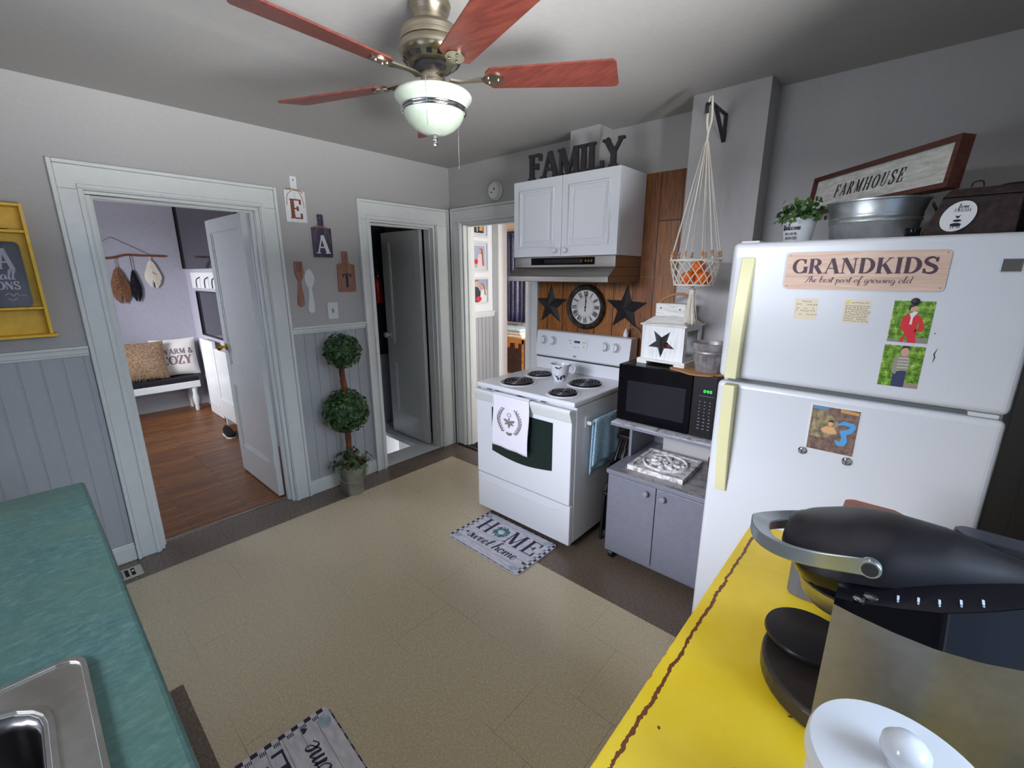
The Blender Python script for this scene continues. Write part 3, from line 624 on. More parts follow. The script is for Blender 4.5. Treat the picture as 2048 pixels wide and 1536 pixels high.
for x in (1.57, 1.6, 1.62, 1.64):
    m = MB(); m.T = plane_xz(0, -.3292, 0); m.prism(ell(x, 1.662, .006, .007, 10), 0, .001); obj('button', m, 'chrome', h)
# ---- stove
s = thing('electric_stove', 'white coil burner electric stove with a display panel on its backguard', 'stove', (1.455, -.4, 0))
m = boxes((1.082, 1.828, -.715, -.03, .05, .88)); obj('body', m, 'white', s, bev=.004)
[obj('foot', MB().cyl((x, y, 0), .02, .052, 12), 'black', s) for x in (1.13, 1.78) for y in (-.66, -.1)]
obj('cooktop', boxes((1.079, 1.831, -.747, -.02, .8835, .914)), 'white', s, bev=.008, seg=3)
for x, y, r in ((1.292, -.588, .098), (1.265, -.325, .078), (1.668, -.622, .078), (1.642, -.345, .098)):
    b = MB().lathe([(r+.022, .9142), (r+.022, .918), (r+.012, .919), (r+.004, .9155), (.0005, .9148)], 36, (x, y, 0))
    bo = obj('burner', b, 'white', s, smooth=50)
    pts = []; n = 150; turns = 4.3
    for i in range(n): t = i/(n-1); rr = .016+(r-.016)*t; a = 2*pi*turns*t; pts.append((x+rr*cos(a), y+rr*sin(a), .9235))
    cm = MB().tube(pts, .0052, 6); cm.cyl((x, y, .918), .014, .006, 16)
    obj('coil', cm, mat('coil_metal', L(58, 56, 60), .32, .6) if 'coil_metal' not in bpy.data.materials else bpy.data.materials['coil_metal'], bo, smooth=60)
    obj('drip_pan', MB().lathe([(r+.006, .9185), (r*.9, .9165), (.001, .916)], 32, (x, y, 0)), 'black', bo, smooth=60)
m = MB(); m.T = Matrix(((0,0,1,1.082),(1,0,0,0),(0,1,0,0),(0,0,0,1)))
m.prism([(-.04, .9145), (-.137, .9145), (-.137, 1.010), (-.150, 1.018), (-.128, 1.185), (-.118, 1.192), (-.05, 1.192), (-.04, 1.18)], 0, .746)
bg = obj('backguard', m, 'white', s, bev=.004, seg=3)
obj('gap_shadow_line', boxes((1.09, 1.82, -.1385, -.1372, 1.0, 1.0085)), 'dark', bg)
TB = Matrix.Translation((0, -.150, 1.018)) @ Matrix.Rotation(radians(-7.5), 4, 'X') @ Matrix(((1,0,0,0),(0,0,-1,0),(0,1,0,0),(0,0,0,1)))
for x, z in ((1.15, .108), (1.232, .108), (1.652, .108), (1.728, .108)):
    k = MB(); k.T = TB @ Matrix.Translation((x, z, .0012)); k.lathe([(.031, 0), (.031, .004), (.027, .006), (.0005, .006)], 28); kk = obj('knob', k, mat('knob_skirt', L(176, 178, 180), .4), s, smooth=40)
    k = MB(); k.T = TB @ Matrix.Translation((x, z, .0074)); k.lathe([(.025, 0), (.022, .022), (.0005, .023)], 28); k.box(-.004, .004, -.022, .022, .022, .027); obj('grip', k, 'white', kk, smooth=40)
m = MB(); m.T = TB; m.prism(rect(1.355, 1.515, .062, .138, .004), .001, .0025); dp = obj('display_panel', m, 'whitep', s)
GB = mat('grey_button', L(130, 135, 145), .4)
m = MB(); m.T = TB; m.prism(rect(1.412, 1.458, .110, .126), .0026, .004); obj('clock_display', m, mat('blue_display', L(40, 80, 130), .2), dp)
for x, z in ((1.37, .125), (1.386, .125), (1.383, .106), (1.482, .118), (1.5, .118), (1.42, .08), (1.447, .08), (1.492, .088)): m = MB(); m.T = TB; m.prism(ell(x, z, .0045, .0045, 10), .0026, .0034); obj('button', m, GB, dp)
m = MB(); m.T = TB; m.prism(ell(1.425, .018, .016, .006, 20), .0005, .002); obj('badge', m, 'steel', bg)
m = MB(); m.box(1.085, 1.825, -.757, -.7165, .303, .868)
od = obj('oven_door', m, 'white', s, bev=.006, seg=3)
wn = [(1.225, .775), (1.225, .50)]+[(1.225+(1.70-1.225)*i/12, .485-.028*sin(pi*i/12)*1 + .0*i) for i in range(13)]+[(1.70, .50), (1.70, .775)]
m = MB(); m.T = plane_xz(0, -.757, 0); m.prism(wn[::-1], .0005, .003); obj('oven_window', m, 'green', od)
m = MB(); m.T = Matrix(((0,0,1,1.083),(1,0,0,0),(0,1,0,0),(0,0,0,1)))
m.prism([(-.758, .800), (-.764, .806), (-.782, .852), (-.786, .868), (-.778, .878), (-.764, .878), (-.758, .872)], 0, .744)
obj('oven_handle', m, 'whitep', od, bev=.003)
for x in (1.17, 1.24, 1.42, 1.60): obj('vent_slot', boxes((x, x+.035, -.7472, -.7405, .8795, .8828)), 'dark', s)
m = MB(); m.box(1.083, 1.827, -.752, -.7165, .045, .295)
dr = obj('storage_drawer', m, 'white', s, bev=.005, seg=3)
m = MB(); m.T = plane_xz(0, -.752, 0)
lip = [(1.16+.59*i/20, .250-.020*(1-(2*i/20-1)**2)) for i in range(21)]
m.prism(lip+[(1.75, .258), (1.16, .258)], .0003, .007); obj('drawer_pull', m, 'white', dr, bev=.003)
# tea towel
def cloth(x0, x1, z0, z1, yf, waves=3, amp=.006, seed=1, slant=0.0):
    def fn(u, v):
        x = x0+(x1-x0)*u + .006*sin(v*5+seed); z = z1+(z0-z1)*v + slant*u*v
        return (x, yf - amp*(.4+v)*(.5+.5*sin(u*waves*2*pi+seed+v)), z)
    return fn
tw = thing('tea_towel', 'white tea towel printed with a bee, hanging on the oven handle', 'towel', (1.40, -.79, .55))
m = MB().grid(cloth(1.262, 1.548, .548, .876, -.7895, 2.2, .004, .5, -.012), 30, 24)
def over(u, v): a = pi*v; return (1.262+.286*u+.006*sin(.5), -.7745-.015*cos(a), .8785+.008*sin(a))
m.grid(over, 10, 8); m.grid(lambda u, v: (1.262+.286*u, -.7555-.0045*sin(u*9), .878-.004*v), 10, 2)
obj('cloth', m, 'towel', tw, smooth=0, solid=.0016)
m = MB(); m.T = plane_xz(1.402, -.7965, .715)
for sd in (-1, 1):
    st0 = [(sd*(.052+.034*sin(pi*t/10)), .080-.14*t/10) for t in range(11)]; m.ribbon(st0, .0018, 0, .001)
    for i, (a, b) in enumerate(st0[::1]):
        for q in (-1, 1): m.prism(ell(a+q*.008, b+.005, .0078, .0026, 10, (pi/3 if q > 0 else 2*pi/3)), 0, .001+.0001*i)
for q in (-1, 1):
    m.prism(ell(q*.022, .012, .022, .008, 14, q*.35), 0, .001); m.prism(ell(q*.018, -.004, .016, .006, 14, -q*.3), 0, .0012)
m.prism(ell(0, -.006, .007, .024, 16), 0, .0016); m.prism(ell(0, .026, .006, .007, 12), 0, .0015)
plate_hole(m, ell(0, .052, .015, .013), ell(0, .052, .0125, .0105), 0, .001)
for i in range(7): a = pi*(1.1+.8*i/6); m.prism(ell(.018*cos(a), -.055+.014*sin(a)-.002, .009, .003, 10, a), 0, .001)
obj('bee_and_laurel_print', m, 'inkg', tw)
# mug
mg = thing('coffee_mug', 'large white mug with a dark printed figure standing on the stove', 'mug', (1.475, -.385, .9145))
prof = [(.034, 0), (.036, .004), (.047, .03), (.056, .065), (.062, .105), (.063, .112), (.0615, .114), (.0595, .110), (.053, .065), (.044, .032), (.02, .012), (.0005, .011)]
obj('cup', MB().lathe(prof, 40, (1.475, -.385, .915)), 'white', mg, smooth=50)
hp = [(1.475+.055*.77+q*.77, -.385+.055*.64+q*.64, z) for q, z in ((.0, 1.015), (.02, 1.02), (.037, 1.012), (.042, .992), (.034, .972), (.014, .962), (-.006, .962))]
obj('mug_handle', MB().tube(cat_rom(hp, 5), .0062, 10), 'white', mg, smooth=60)
def wrapfig(items, c, rfun, a0):   # flat polygons wrapped on a round body: (poly, depth)
    m = MB()
    for poly, dp in items:
        n = len(poly); vs = []
        for dd in (.0004, .0004+dp):
            for a, b in poly: r = rfun(b)+dd; th = a0+a/rfun(b); vs.append((c[0]+r*cos(th), c[1]+r*sin(th), c[2]+b))
        m.add(vs, [tuple(range(n, 2*n))]+[(i, (i+1) % n, n+(i+1) % n, n+i) for i in range(n)])
    return m
rf = lambda b: .047+(.062-.047)*(b-.03)/.075
fig0 = [(ell(-.004, .082, .007, .006, 12), .0006), (ell(-.012, .088, .004, .003, 8), .0007), (ell(.006, .088, .004, .003, 8), .0007), (ell(-.002, .062, .011, .009, 14), .0006), (ell(-.012, .055, .006, .012, 10, .5), .0008), (ell(.011, .052, .005, .013, 10, -.5), .0008), (ell(.02, .048, .004, .008, 8), .0006), (ell(-.004, .040, .004, .006, 8), .0006), (ell(.006, .040, .004, .006, 8), .0006)]
fig = [([(a*1.7, .056+(b-.060)*1.55) for a, b in p_], d_) for p_, d_ in fig0]
obj('printed_figure', wrapfig(fig, (1.475, -.385, .915), rf, math.atan2(-2.28, 1.61)-.1), 'inkb', mg)
# towel bar and blue towel on the stove's side
tb = thing('towel_bar', 'white towel bar stuck on the right side of the stove', 'towel bar', (1.832, -.61, .77))
obj('bar', MB().tube([(1.858, -.612, .772), (1.858, -.20, .772)], .0055, 10), 'whitep', tb, smooth=60)
for y in (-.62, -.21): obj('bracket', boxes((1.8285, 1.834, y-.012, y+.026, .745, .81), (1.834, 1.862, y-.0, y+.012, .762, .782)), 'whitep', tb, bev=.003)
bt = thing('hand_towel', 'pale blue towel hanging from the bar beside the stove', 'towel', (1.86, -.44, .47))
def tw2(xo, zb, y0, y1, ph):
    return lambda u, v: (1.858+xo+.004*sin(u*14+ph)*(v+.3), y0+(y1-y0)*u-.02*v*(1-u), .779+(zb-.779)*v)
m = MB().grid(tw2(.009, .505, -.575, -.29, 0), 24, 16); m.grid(tw2(-.009, .455, -.585, -.28, 1), 24, 16); m.grid(lambda u, v: (1.858+.009*cos(pi*v), -.575+.285*u, .779+.006*sin(pi*v)), 8, 6)
obj('cloth', m, 'bluetowel', bt, smooth=0, solid=.004)
# stars, clock
def barn_star(R, y, cx, cz, label, rot=pi/2):
    m = MB(); m.T = plane_xz(cx, y, cz); p = starp(0, 0, R, R*.40, rot); n = len(p)
    vs = [(a, b, 0) for a, b in p]+[(0, 0, .035)]; m.add(vs, [(i, (i+1) % n, n) for i in range(n)]+[tuple(range(n))[::-1]])
    o = obj('barn_star', m, 'blackm'); tag(o, label, 'wall star')
barn_star(.152, -.0095, 1.112, 1.363, 'dark metal barn star hanging left of the clock')
barn_star(.152, -.0095, 1.715, 1.368, 'dark metal barn star hanging right of the clock', pi/2-.03)
ck = thing('wall_clock', 'round dark framed clock with roman numerals between two stars', 'clock', (1.418, -.0095, 1.363))
C0 = plane_xz(1.418, -.0095, 1.363)
m = MB(); m.T = C0; m.lathe([(.150, 0), (.153, .012), (.146, .030), (.136, .036), (.126, .030), (.117, .018), (.115, .013)], 56, cap=False)
obj('frame', m, noisy('aged_bronze', L(38, 34, 30), L(92, 86, 78), ns=24, rough=.38, metal=.5), ck, smooth=40)
m = MB(); m.T = C0; m.lathe([(.1165, .0), (.1165, .014), (.0005, .0142)], 48); obj('dial', m, noisy('aged_dial', L(206, 203, 196), L(224, 222, 216), ns=8, rough=.5), ck, smooth=30)
m = MB()
for k, s_ in enumerate(['XII', 'I', 'II', 'III', 'IIII', 'V', 'VI', 'VII', 'VIII', 'IX', 'X', 'XI']):
    m.T = C0 @ Matrix.Rotation(-2*pi*k/12, 4, 'Z') @ Matrix.Translation((0, .072, .0145)); serif(m, s_, 0, 0, .036, .0006, .2, .09, -.06, .62, align='c', sh=.06)
m.T = C0 @ Matrix.Translation((0, 0, .0145)); plate_hole(m, ell(0, 0, .066, .066, 48), ell(0, 0, .0645, .0645, 48), 0, .0006)
obj('numerals', m, mat('numeral_ink', L(88, 84, 80), .6), ck)
m = MB(); m.T = C0 @ Matrix.Translation((0, 0, .016))
for ang, ln, w_ in ((-.02, .085, .004), (-.07, .055, .006)):
    q = MB(); R_ = Matrix.Rotation(ang, 4, 'Z'); m.T = C0 @ Matrix.Translation((0, 0, .0165 if w_ < .005 else .0155)) @ R_
    m.ribbon([(0, -.03), (0, 0), (0, ln*.5), (0, ln*.75), (0, ln)], [w_*1.4, w_, w_, w_*2, w_*.3], 0, .0008)
m.T = C0 @ Matrix.Translation((0, 0, .0175)); m.lathe([(.007, 0), (.006, .003), (.0005, .003)], 16)
obj('hands', m, 'black', ck)
# smoke detector
sd = thing('smoke_detector', 'round white smoke detector on the wall left of the cabinet', 'smoke detector', (.560, 0, 2.205))
m = MB(); m.T = plane_xz(.560, -.0005, 2.205); m.lathe([(.068, 0), (.070, .012), (.060, .022), (.056, .034), (.03, .040), (.0005, .041)], 40); obj('cover', m, 'whitep', sd, smooth=35)
m = MB(); m.T = plane_xz(.560, -.0385, 2.205); m.prism(ell(.012, .01, .006, .009, 12), 0, .004); m.prism(ell(-.018, -.012, .010, .004, 12), 0, .004); obj('vent_slot', m, 'black', sd)
# power cord
pc = thing('power_cord', 'grey cord and white plug rising behind the stove backguard', 'cord', (1.76, -.06, 1.19))
obj('cable', MB().tube(cat_rom([(1.752, -.055, 1.215), (1.768, -.055, 1.245), (1.80, -.052, 1.258), (1.835, -.05, 1.235), (1.858, -.048, 1.18), (1.872, -.046, 1.10), (1.875, -.044, 1.0)], 6), .0035, 8), mat('brown_cable', L(128, 104, 92), .5), pc, smooth=60)
obj('plug', MB().lathe([(.016, 1.193), (.017, 1.205), (.013, 1.222), (.007, 1.235), (.004, 1.245)], 14, (1.750, -.055, 0)), 'whitep', pc, smooth=50)
# ---- microwave cart
ct = thing('microwave_cart', 'grey painted microwave cart with two doors beside the fridge', 'cart', (2.28, -.4, 0))
m = boxes((2.002, 2.018, -.645, -.10, .06, .536), (2.545, 2.561, -.645, -.10, .06, .536), (2.018, 2.545, -.645, -.10, .06, .08), (2.018, 2.545, -.11, -.10, .08, .536))
obj('body', m, 'grey', ct, bev=.001)
obj('middle_shelf', boxes((1.998, 2.565, -.664, -.10, .537, .560)), 'grey', ct, bev=.002)
obj('upright_panel', boxes((2.002, 2.018, -.425, -.10, .5605, .7745)), 'grey', ct, bev=.001); obj('upright_panel', boxes((2.545, 2.561, -.425, -.10, .5605, .7745)), 'grey', ct, bev=.001)
obj('back_panel', boxes((2.0185, 2.5445, -.112, -.104, .5605, .7745)), 'grey', ct)
obj('top_shelf', boxes((1.955, 2.572, -.568, -.09, .775, .794)), 'grey', ct, bev=.003); obj('marbled_cover', boxes((1.957, 2.570, -.569, -.10, .7942, .7962)), 'marble', ct, bev=.001)
obj('shelf_liner', boxes((2.065, 2.54, -.655, -.115, .5602, .5615)), marble('shelf_liner_marble', L(96, 92, 94), L(150, 146, 146), 8), ct)
for a, b, k in ((2.021, 2.280, 2.232), (2.284, 2.542, 2.322)):
    d = obj('cart_door', boxes((a, b, -.663, -.6455, .083, .534)), 'grey', ct, bev=.002); obj('door_knob', knob_mb((k, -.6635, .495), .017, .024), mat('grey_knob', L(128, 128, 140), .4), d, smooth=40)
for x in (2.03, 2.53):
    for y in (-.61, -.14):
        m = MB().cyl((x-.011, y, .027), .026, .022, 18, axis='x'); m.box(x-.013, x+.013, y-.012, y+.012, .034, .0595); obj('caster', m, 'black', ct, smooth=40)
# black folded stool
sl = thing('folding_step_stool', 'black folded step stool squeezed between stove and cart', 'step stool', (1.91, -.4, 0))
m = MB()
for x, y0, y1, z1 in ((1.893, -.50, -.30, .60), (1.915, -.46, -.22, .66), (1.942, -.52, -.34, .56), (1.972, -.47, -.2, .64)): m.tube([(x, y0, .004), (x, y0+.02, z1*.5), (x, y1, z1)], .010, 8)
obj('frame', m, 'black', sl, smooth=60)
m = boxes((1.888, 1.98, -.36, -.16, .62, .645), (1.888, 1.975, -.50, -.40, .30, .318), (1.89, 1.898, -.49, -.38, .05, .30), (1.91, 1.918, -.49, -.36, .06, .5)); obj('step', m, 'black', sl, bev=.004)
# carved tray, red jar
cv = thing('carved_plaque', 'whitewashed square plaque with a carved medallion on the cart shelf', 'plaque', (2.23, -.44, .562))
cv.rotation_euler = (0, 0, radians(1))
m = MB().box(-.15, .15, -.155, .155, .0, .020); m.T = Matrix.Translation((0, 0, .020)); plate_hole(m, rect(-.15, .15, -.155, .155), rect(-.128, .128, -.133, .133), 0, .006)
obj('block', m, noisy('distressed_white', L(150, 140, 136), L(216, 214, 212), ns=30, rough=.7, lo=.38, hi=.52), cv, bev=.002, local=True)
m = MB(); m.lathe([(.118, .0202), (.118, .026), (.112, .030), (.106, .026), (.104, .0215)], 40, cap=False)
for k in range(8):
    m.T = Matrix.Rotation(2*pi*k/8, 4, 'Z'); m.sph((.060, 0, .022), .026, 12, sz=.45, sy=.6); m.sph((.088, .018, .022), .013, 10, sz=.5); m.sph((.034, .014, .025), .013, 10, sz=.6)
m.T = Matrix.Identity(4); m.sph((0, 0, .026), .018, 12, sz=.6)
obj('carved_medallion', m, noisy('distressed_white_relief', L(160, 150, 148), L(222, 220, 218), ns=40, rough=.7, lo=.35, hi=.5), cv, smooth=50, local=True)
rj = obj('red_jar', MB().lathe([(.04, 0), (.045, .01), (.048, .06), (.035, .09), (.018, .105), (.018, .135), (.022, .14), (.0005, .142)], 24, (2.455, -.30, .562)), mat('dark_red_glaze', L(96, 20, 22), .3), smooth=45); tag(rj, 'dark red jar half hidden by the fridge on the cart shelf', 'jar')
# ---- microwave
mw = thing('microwave_oven', 'black microwave oven on the grey cart', 'microwave', (2.22, -.34, .797))
obj('case', boxes((1.966, 2.478, -.512, -.150, .806, 1.118)), 'black', mw, bev=.005); [obj('foot', MB().cyl((x, y, .7968), .012, .01, 12), 'black', mw) for x in (2.0, 2.44) for y in (-.48, -.18)]
d = obj('microwave_door', boxes((1.967, 2.362, -.532, -.5125, .807, 1.117)), 'blackg', mw, bev=.004); obj('window', boxes((2.022, 2.335, -.5335, -.5322, .862, 1.035)), mat('microwave_window', L(34, 34, 40), .15), d)
p = obj('control_panel', boxes((2.365, 2.477, -.532, -.5125, .807, 1.117)), 'black', mw, bev=.004)
m = MB(); m.T = plane_xz(0, -.5324, 0)
def digit0(x, z, h_, w_): plate_hole(m, rect(x, x+w_, z, z+h_, w_*.3, 3), rect(x+w_*.24, x+w_*.76, z+w_*.24, z+h_-w_*.24), 0, .0006)
for x in (2.418, 2.434, 2.447): digit0(x, 1.036, .013, .0085)
m.prism(rect(2.4292, 2.4308, 1.040, 1.0418), 0, .0006); m.prism(rect(2.4292, 2.4308, 1.045, 1.0468), 0, .0006)
obj('digits', m, 'led', p)
m = MB(); m.T = plane_xz(0, -.5324, 0); m.prism(rect(2.398, 2.466, 1.018, 1.0195), 0, .0005)
for r_ in range(9):
    for q in range(3): m.prism(rect(2.402+q*.024, 2.402+q*.024+(.010 if r_ < 4 else .006), .852+r_*.017, .852+r_*.017+.004), 0, .0005)
obj('button', m, mat('pale_keypad_print', L(120, 120, 130), .5), p)
# ---- lantern
ln = thing('wooden_lantern', 'whitewashed wooden lantern with a star cutout on the microwave', 'lantern', (2.165, -.345, 1.1185))
ln.rotation_euler = (0, 0, radians(-4))
T0 = Matrix.Identity(4)
m = MB(); m.box(-.132, .132, -.112, .112, .018, .030); m.box(-.132, -.075, -.112, .112, 0, .018); m.box(.075, .132, -.112, .112, 0, .018); obj('base', m, 'whitewash', ln, bev=.002, local=True)
m = MB(); m.T = Matrix(((1,0,0,0),(0,0,-1,-.094),(0,1,0,0),(0,0,0,1))); plate_hole(m, rect(-.116, .116, .0305, .205), starp(-.004, .118, .077, .031, -pi/2), 0, .009)
for x in (-.075, -.035, .005, .045, .085): m.prism(rect(x-.0006, x+.0006, .031, .045), .0091, .0094)
obj('front_panel', m, 'whitewashv', ln, local=True)
m = MB(); m.box(-.116, .116, .094, .103, .0305, .205)
m.box(-.116, -.107, -.094, .094, .0305, .205)
for r in ((-.094, -.07, .0305, .205), (.07, .094, .0305, .205), (-.07, .07, .0305, .05), (-.07, .07, .185, .205)): m.box(.107, .116, r[0], r[1], r[2], r[3])
obj('side_panel', m, 'whitewashv', ln, bev=.001, local=True)
m = MB(); m.box(-.128, .128, -.110, .110, .2055, .216)
m.hexa([(-.120,-.10,.216),(.120,-.10,.216),(.120,.10,.216),(-.120,.10,.216),(-.085,-.045,.250),(.085,-.045,.250),(.085,.045,.250),(-.085,.045,.250)])
m.box(-.082, .082, -.042, .042, .25, .318); obj('roof', m, 'whitewash', ln, bev=.004, local=True)
m = MB(); m.T = Matrix(((1,0,0,0),(0,0,-1,-.042),(0,1,0,0),(0,0,0,1))); [m.prism(ell(x, z, .004, .004, 10), 0, .001) for x, z in ((-.052, .294), (.052, .290))]; obj('hole', m, 'dark', ln, local=True)
obj('rope_handle', MB().tube(cat_rom([(-.079, 0, .312), (-.07, 0, .332), (-.035, 0, .352), (.0, 0, .364), (.045, 0, .366), (.072, 0, .35), (.08, 0, .318)], 6), .007, 8), 'jute', ln, smooth=60, local=True)
m = MB().cyl((0, 0, .031), .035, .075, 20); obj('candle', m, mat('dark_red_candle', L(84, 30, 30), .5), ln, smooth=40, local=True)
# trivet and fluted tin
tv = MB(); pts = [(.135*cos(t)*(1+.07*sin(7*t)), .10*sin(t)*(1+.09*sin(5*t+1))) for t in [2*pi*i/40 for i in range(40)]]
tv.T = Matrix.Translation((2.352, -.455, 1.1185)) @ Matrix.Rotation(-.35, 4, 'Z'); tv.prism([(max(-.2, a), b) for a, b in pts], 0, .006)
tv = obj('straw_trivet', tv, 'jute'); tag(tv, 'ragged tan woven mat under the fluted tin on the microwave', 'trivet')
ft = MB(); prof = [(.058, 0), (.060, .003), (.066, .05), (.072, .085), (.078, .09), (.080, .096), (.077, .102), (.080, .108), (.083, .116), (.082, .135), (.085, .139), (.082, .141), (.078, .136), (.078, .115), (.062, .05), (.05, .008), (.0005, .007)]
n = 48; vs = []; k = len(prof)
for i in range(n):
    for j, (r, z) in enumerate(prof):
        rr = r*(1+(.07*cos(12*2*pi*i/n) if 2 <= j <= 3 or j == 14 else 0)); vs.append((2.402+rr*cos(2*pi*i/n), -.448+rr*sin(2*pi*i/n), 1.1255+z))
ft.add(vs, [(i*k+q, (i+1) % n*k+q, (i+1) % n*k+q+1, i*k+q+1) for i in range(n) for q in range(k-1)]+[tuple(i*k for i in range(n))[::-1]])
ft = obj('fluted_tin', ft, noisy('dull_pewter', L(130, 126, 126), L(178, 174, 172), ns=20, rough=.42, metal=.5), smooth=50); tag(ft, 'fluted grey metal tin on the woven mat beside the fridge', 'tin')
# ---- bracket and macrame hanger
X = 2.283
br = thing('plant_bracket', 'black triangular iron bracket high on the grey chimney breast', 'bracket', (X, -.2135, 2.25))
def strip(pts, w_=.018, t=.004):
    m = MB()
    for (y0, z0), (y1, z1) in zip(pts, pts[1:]):
        d = Vector((0, y1-y0, z1-z0)).normalized(); nn = Vector((0, -d.z, d.y))*t/2
        m.hexa([(X-w_/2, y0-nn.y, z0-nn.z), (X+w_/2, y0-nn.y, z0-nn.z), (X+w_/2, y1-nn.y, z1-nn.z), (X-w_/2, y1-nn.y, z1-nn.z), (X-w_/2, y0+nn.y, z0+nn.z), (X+w_/2, y0+nn.y, z0+nn.z), (X+w_/2, y1+nn.y, z1+nn.z), (X-w_/2, y1+nn.y, z1+nn.z)])
    return m
obj('wall_strip', strip([(-.2162, 2.205), (-.2162, 2.325)]), 'blackm', br)
obj('arm', strip([(-.217, 2.325), (-.43, 2.325), (-.457, 2.318), (-.470, 2.30), (-.468, 2.272)]), 'blackm', br); obj('brace', strip([(-.219, 2.212), (-.36, 2.322)]), 'blackm', br)
hx, hy = X+.007, -.452
hg = thing('macrame_hanger', 'cream macrame hanging basket with beads and a long tassel', 'hanging basket', (hx, hy, 1.53))
m = MB()
zr, rr0, zb, rb = 1.648, .112, 1.535, .088
NC = 12
m.tube([(hx+rr0*cos(t), hy+rr0*sin(t), zr) for t in [2*pi*i/36 for i in range(36)]], .0045, 6, closed=True)
m.tube([(hx+rb*cos(t), hy+rb*sin(t), zb) for t in [2*pi*i/36 for i in range(36)]], .004, 6, closed=True)
for i in range(16):
    for sg in (-1, 1):
        pts = []
        for q in range(9): t = q/8; a = 2*pi*(i+sg*t*2)/16; r = rr0+(rb-rr0)*t; pts.append((hx+r*cos(a), hy+r*sin(a), zr+(zb-zr)*t))
        m.tube(pts, .0024, 5)
for i in range(8):
    a = 2*pi*i/8; m.tube([(hx+rb*cos(a), hy+rb*sin(a), zb), (hx+rb*.5*cos(a+.4), hy+rb*.5*sin(a+.4), zb-.012), (hx+.004*cos(a), hy+.004*sin(a), zb-.022)], .0026, 5)
obj('net_basket', m, 'rope', hg, smooth=60)
m = MB(); angs = [0.3, .75, 1.5, 2.1, 2.75, 3.6, 3.75, 4.6, 5.3, 5.75]
for a in angs: m.tube([(hx+rr0*cos(a), hy+rr0*sin(a), zr), (hx+.006*cos(a), hy+.006*sin(a), 2.16)], .0027, 6)
m.tube(cat_rom([(hx, hy, 2.15), (hx+.002, hy, 2.20), (hx+.012, hy-.002, 2.25), (hx+.010, hy-.010, 2.328), (hx+.004, hy-.006, 2.336), (hx-.004, hy-.004, 2.325), (hx-.008, hy, 2.25), (hx, hy, 2.20)], 4), .0052, 8)
obj('cords', m, 'rope', hg, smooth=60)
m = MB()
for a in angs:
    for q in (.022, .036): f_ = (q)/(2.16-zr); r = rr0*(1-f_)+.006*f_; m.sph((hx+r*cos(a), hy+r*sin(a), zr+q), .0075, 10)
obj('beads', m, noisy('wooden_bead', L(176, 128, 92), L(214, 176, 140), ns=30, rough=.5), hg, smooth=60)
m = MB(); m.lathe([(.012, 1.512), (.014, 1.50), (.010, 1.488), (.012, 1.478)], 12, (hx, hy, 0))
rnd = random.Random(3)
for i in range(64):
    a = rnd.random()*6.28; r = .004+.008*rnd.random(); e = .012+.022*rnd.random(); m.tube([(hx+r*cos(a), hy+r*sin(a), 1.492), (hx+r*1.6*cos(a), hy+r*1.6*sin(a), 1.44), (hx+e*cos(a+.2), hy+e*sin(a+.2), 1.343+.02*rnd.random())], .0026, 4)
obj('tassel', m, 'rope', hg, smooth=60)
for i, (dx, dy, dz, lb) in enumerate(((-.020, -.022, 0, 'left orange lying at the bottom of the hanging basket'), (.048, -.012, 0, 'right orange lying at the bottom of the hanging basket'), (.010, .012, .052, 'top orange resting on two others in the hanging basket'))):
    o = thing('orange', lb, 'orange', (hx+dx, hy+dy, zb-.004+dz), group='oranges in the hanging basket')
    obj('fruit', MB().sph((hx+dx, hy+dy, zb+.031+dz), .035, 20, sz=.94), 'orange', o, smooth=60); obj('stem_end', MB().cyl((hx+dx, hy+dy, zb+.0635+dz), .004, .002, 8), 'leafd', o)
# ---- fridge
fr = thing('refrigerator', 'white top freezer refrigerator covered with magnets and photos', 'refrigerator', (2.96, -.5, 0))
obj('cabinet_body', boxes((2.585, 3.338, -.838, -.15, .02, 1.686)), 'frid', fr, bev=.006)
fz = obj('freezer_door', boxes((2.580, 3.341, -.900, -.842, 1.206, 1.693)), 'frid', fr, bev=.018, seg=4); fd = obj('fridge_door', boxes((2.580, 3.341, -.900, -.842, .10, 1.190)), 'frid', fr, bev=.018, seg=4)
obj('gasket', boxes((2.60, 3.32, -.8415, -.8385, .12, 1.66)), mat('grey_gasket', L(120, 122, 118), .7), fr)
obj('kick_grille', boxes((2.60, 3.32, -.86, -.84, .0, .09)), 'black', fr)
def fhandle(z0, z1, flip):
    m = MB(); n = 14; x0, x1 = 2.617, 2.658; vs = []
    for i in range(n+1):
        t = i/n; z = z0+(z1-z0)*t; u = t if flip else 1-t; d = .010+.034*(sin(min(u*1.25, 1)*pi/2)**.8); d = d if u < .985 else d
        xo = -.004*u; vs += [(x0+xo, -.9004, z), (x1+xo, -.9004, z), (x1+xo, -.9004-d, z), (x0+xo, -.9004-d, z)]
    fs = [(0, 1, 2, 3), (4*n+3, 4*n+2, 4*n+1, 4*n)]
    for i in range(n): b = 4*i; fs += [(b+q, b+4+q, b+4+(q+1) % 4, b+(q+1) % 4) for q in range(4)]
    m.add(vs, fs); return m
obj('freezer_handle', fhandle(1.212, 1.642, False), 'cream', fz, bev=.003, label='yellowed freezer handle'); obj('fridge_handle', fhandle(.750, 1.186, True), 'cream', fd, bev=.003, label='yellowed fridge handle')
obj('hinge_cap', boxes((3.262, 3.325, -.888, -.845, 1.1915, 1.2045)), 'whitep', fr, bev=.003); obj('top_hinge_cap', boxes((2.60, 2.66, -.88, -.80, 1.687, 1.700)), 'whitep', fr, bev=.004)
obj('emblem', boxes((3.250, 3.290, -.9045, -.9002, 1.592, 1.626)), 'chrome', fz, bev=.002)
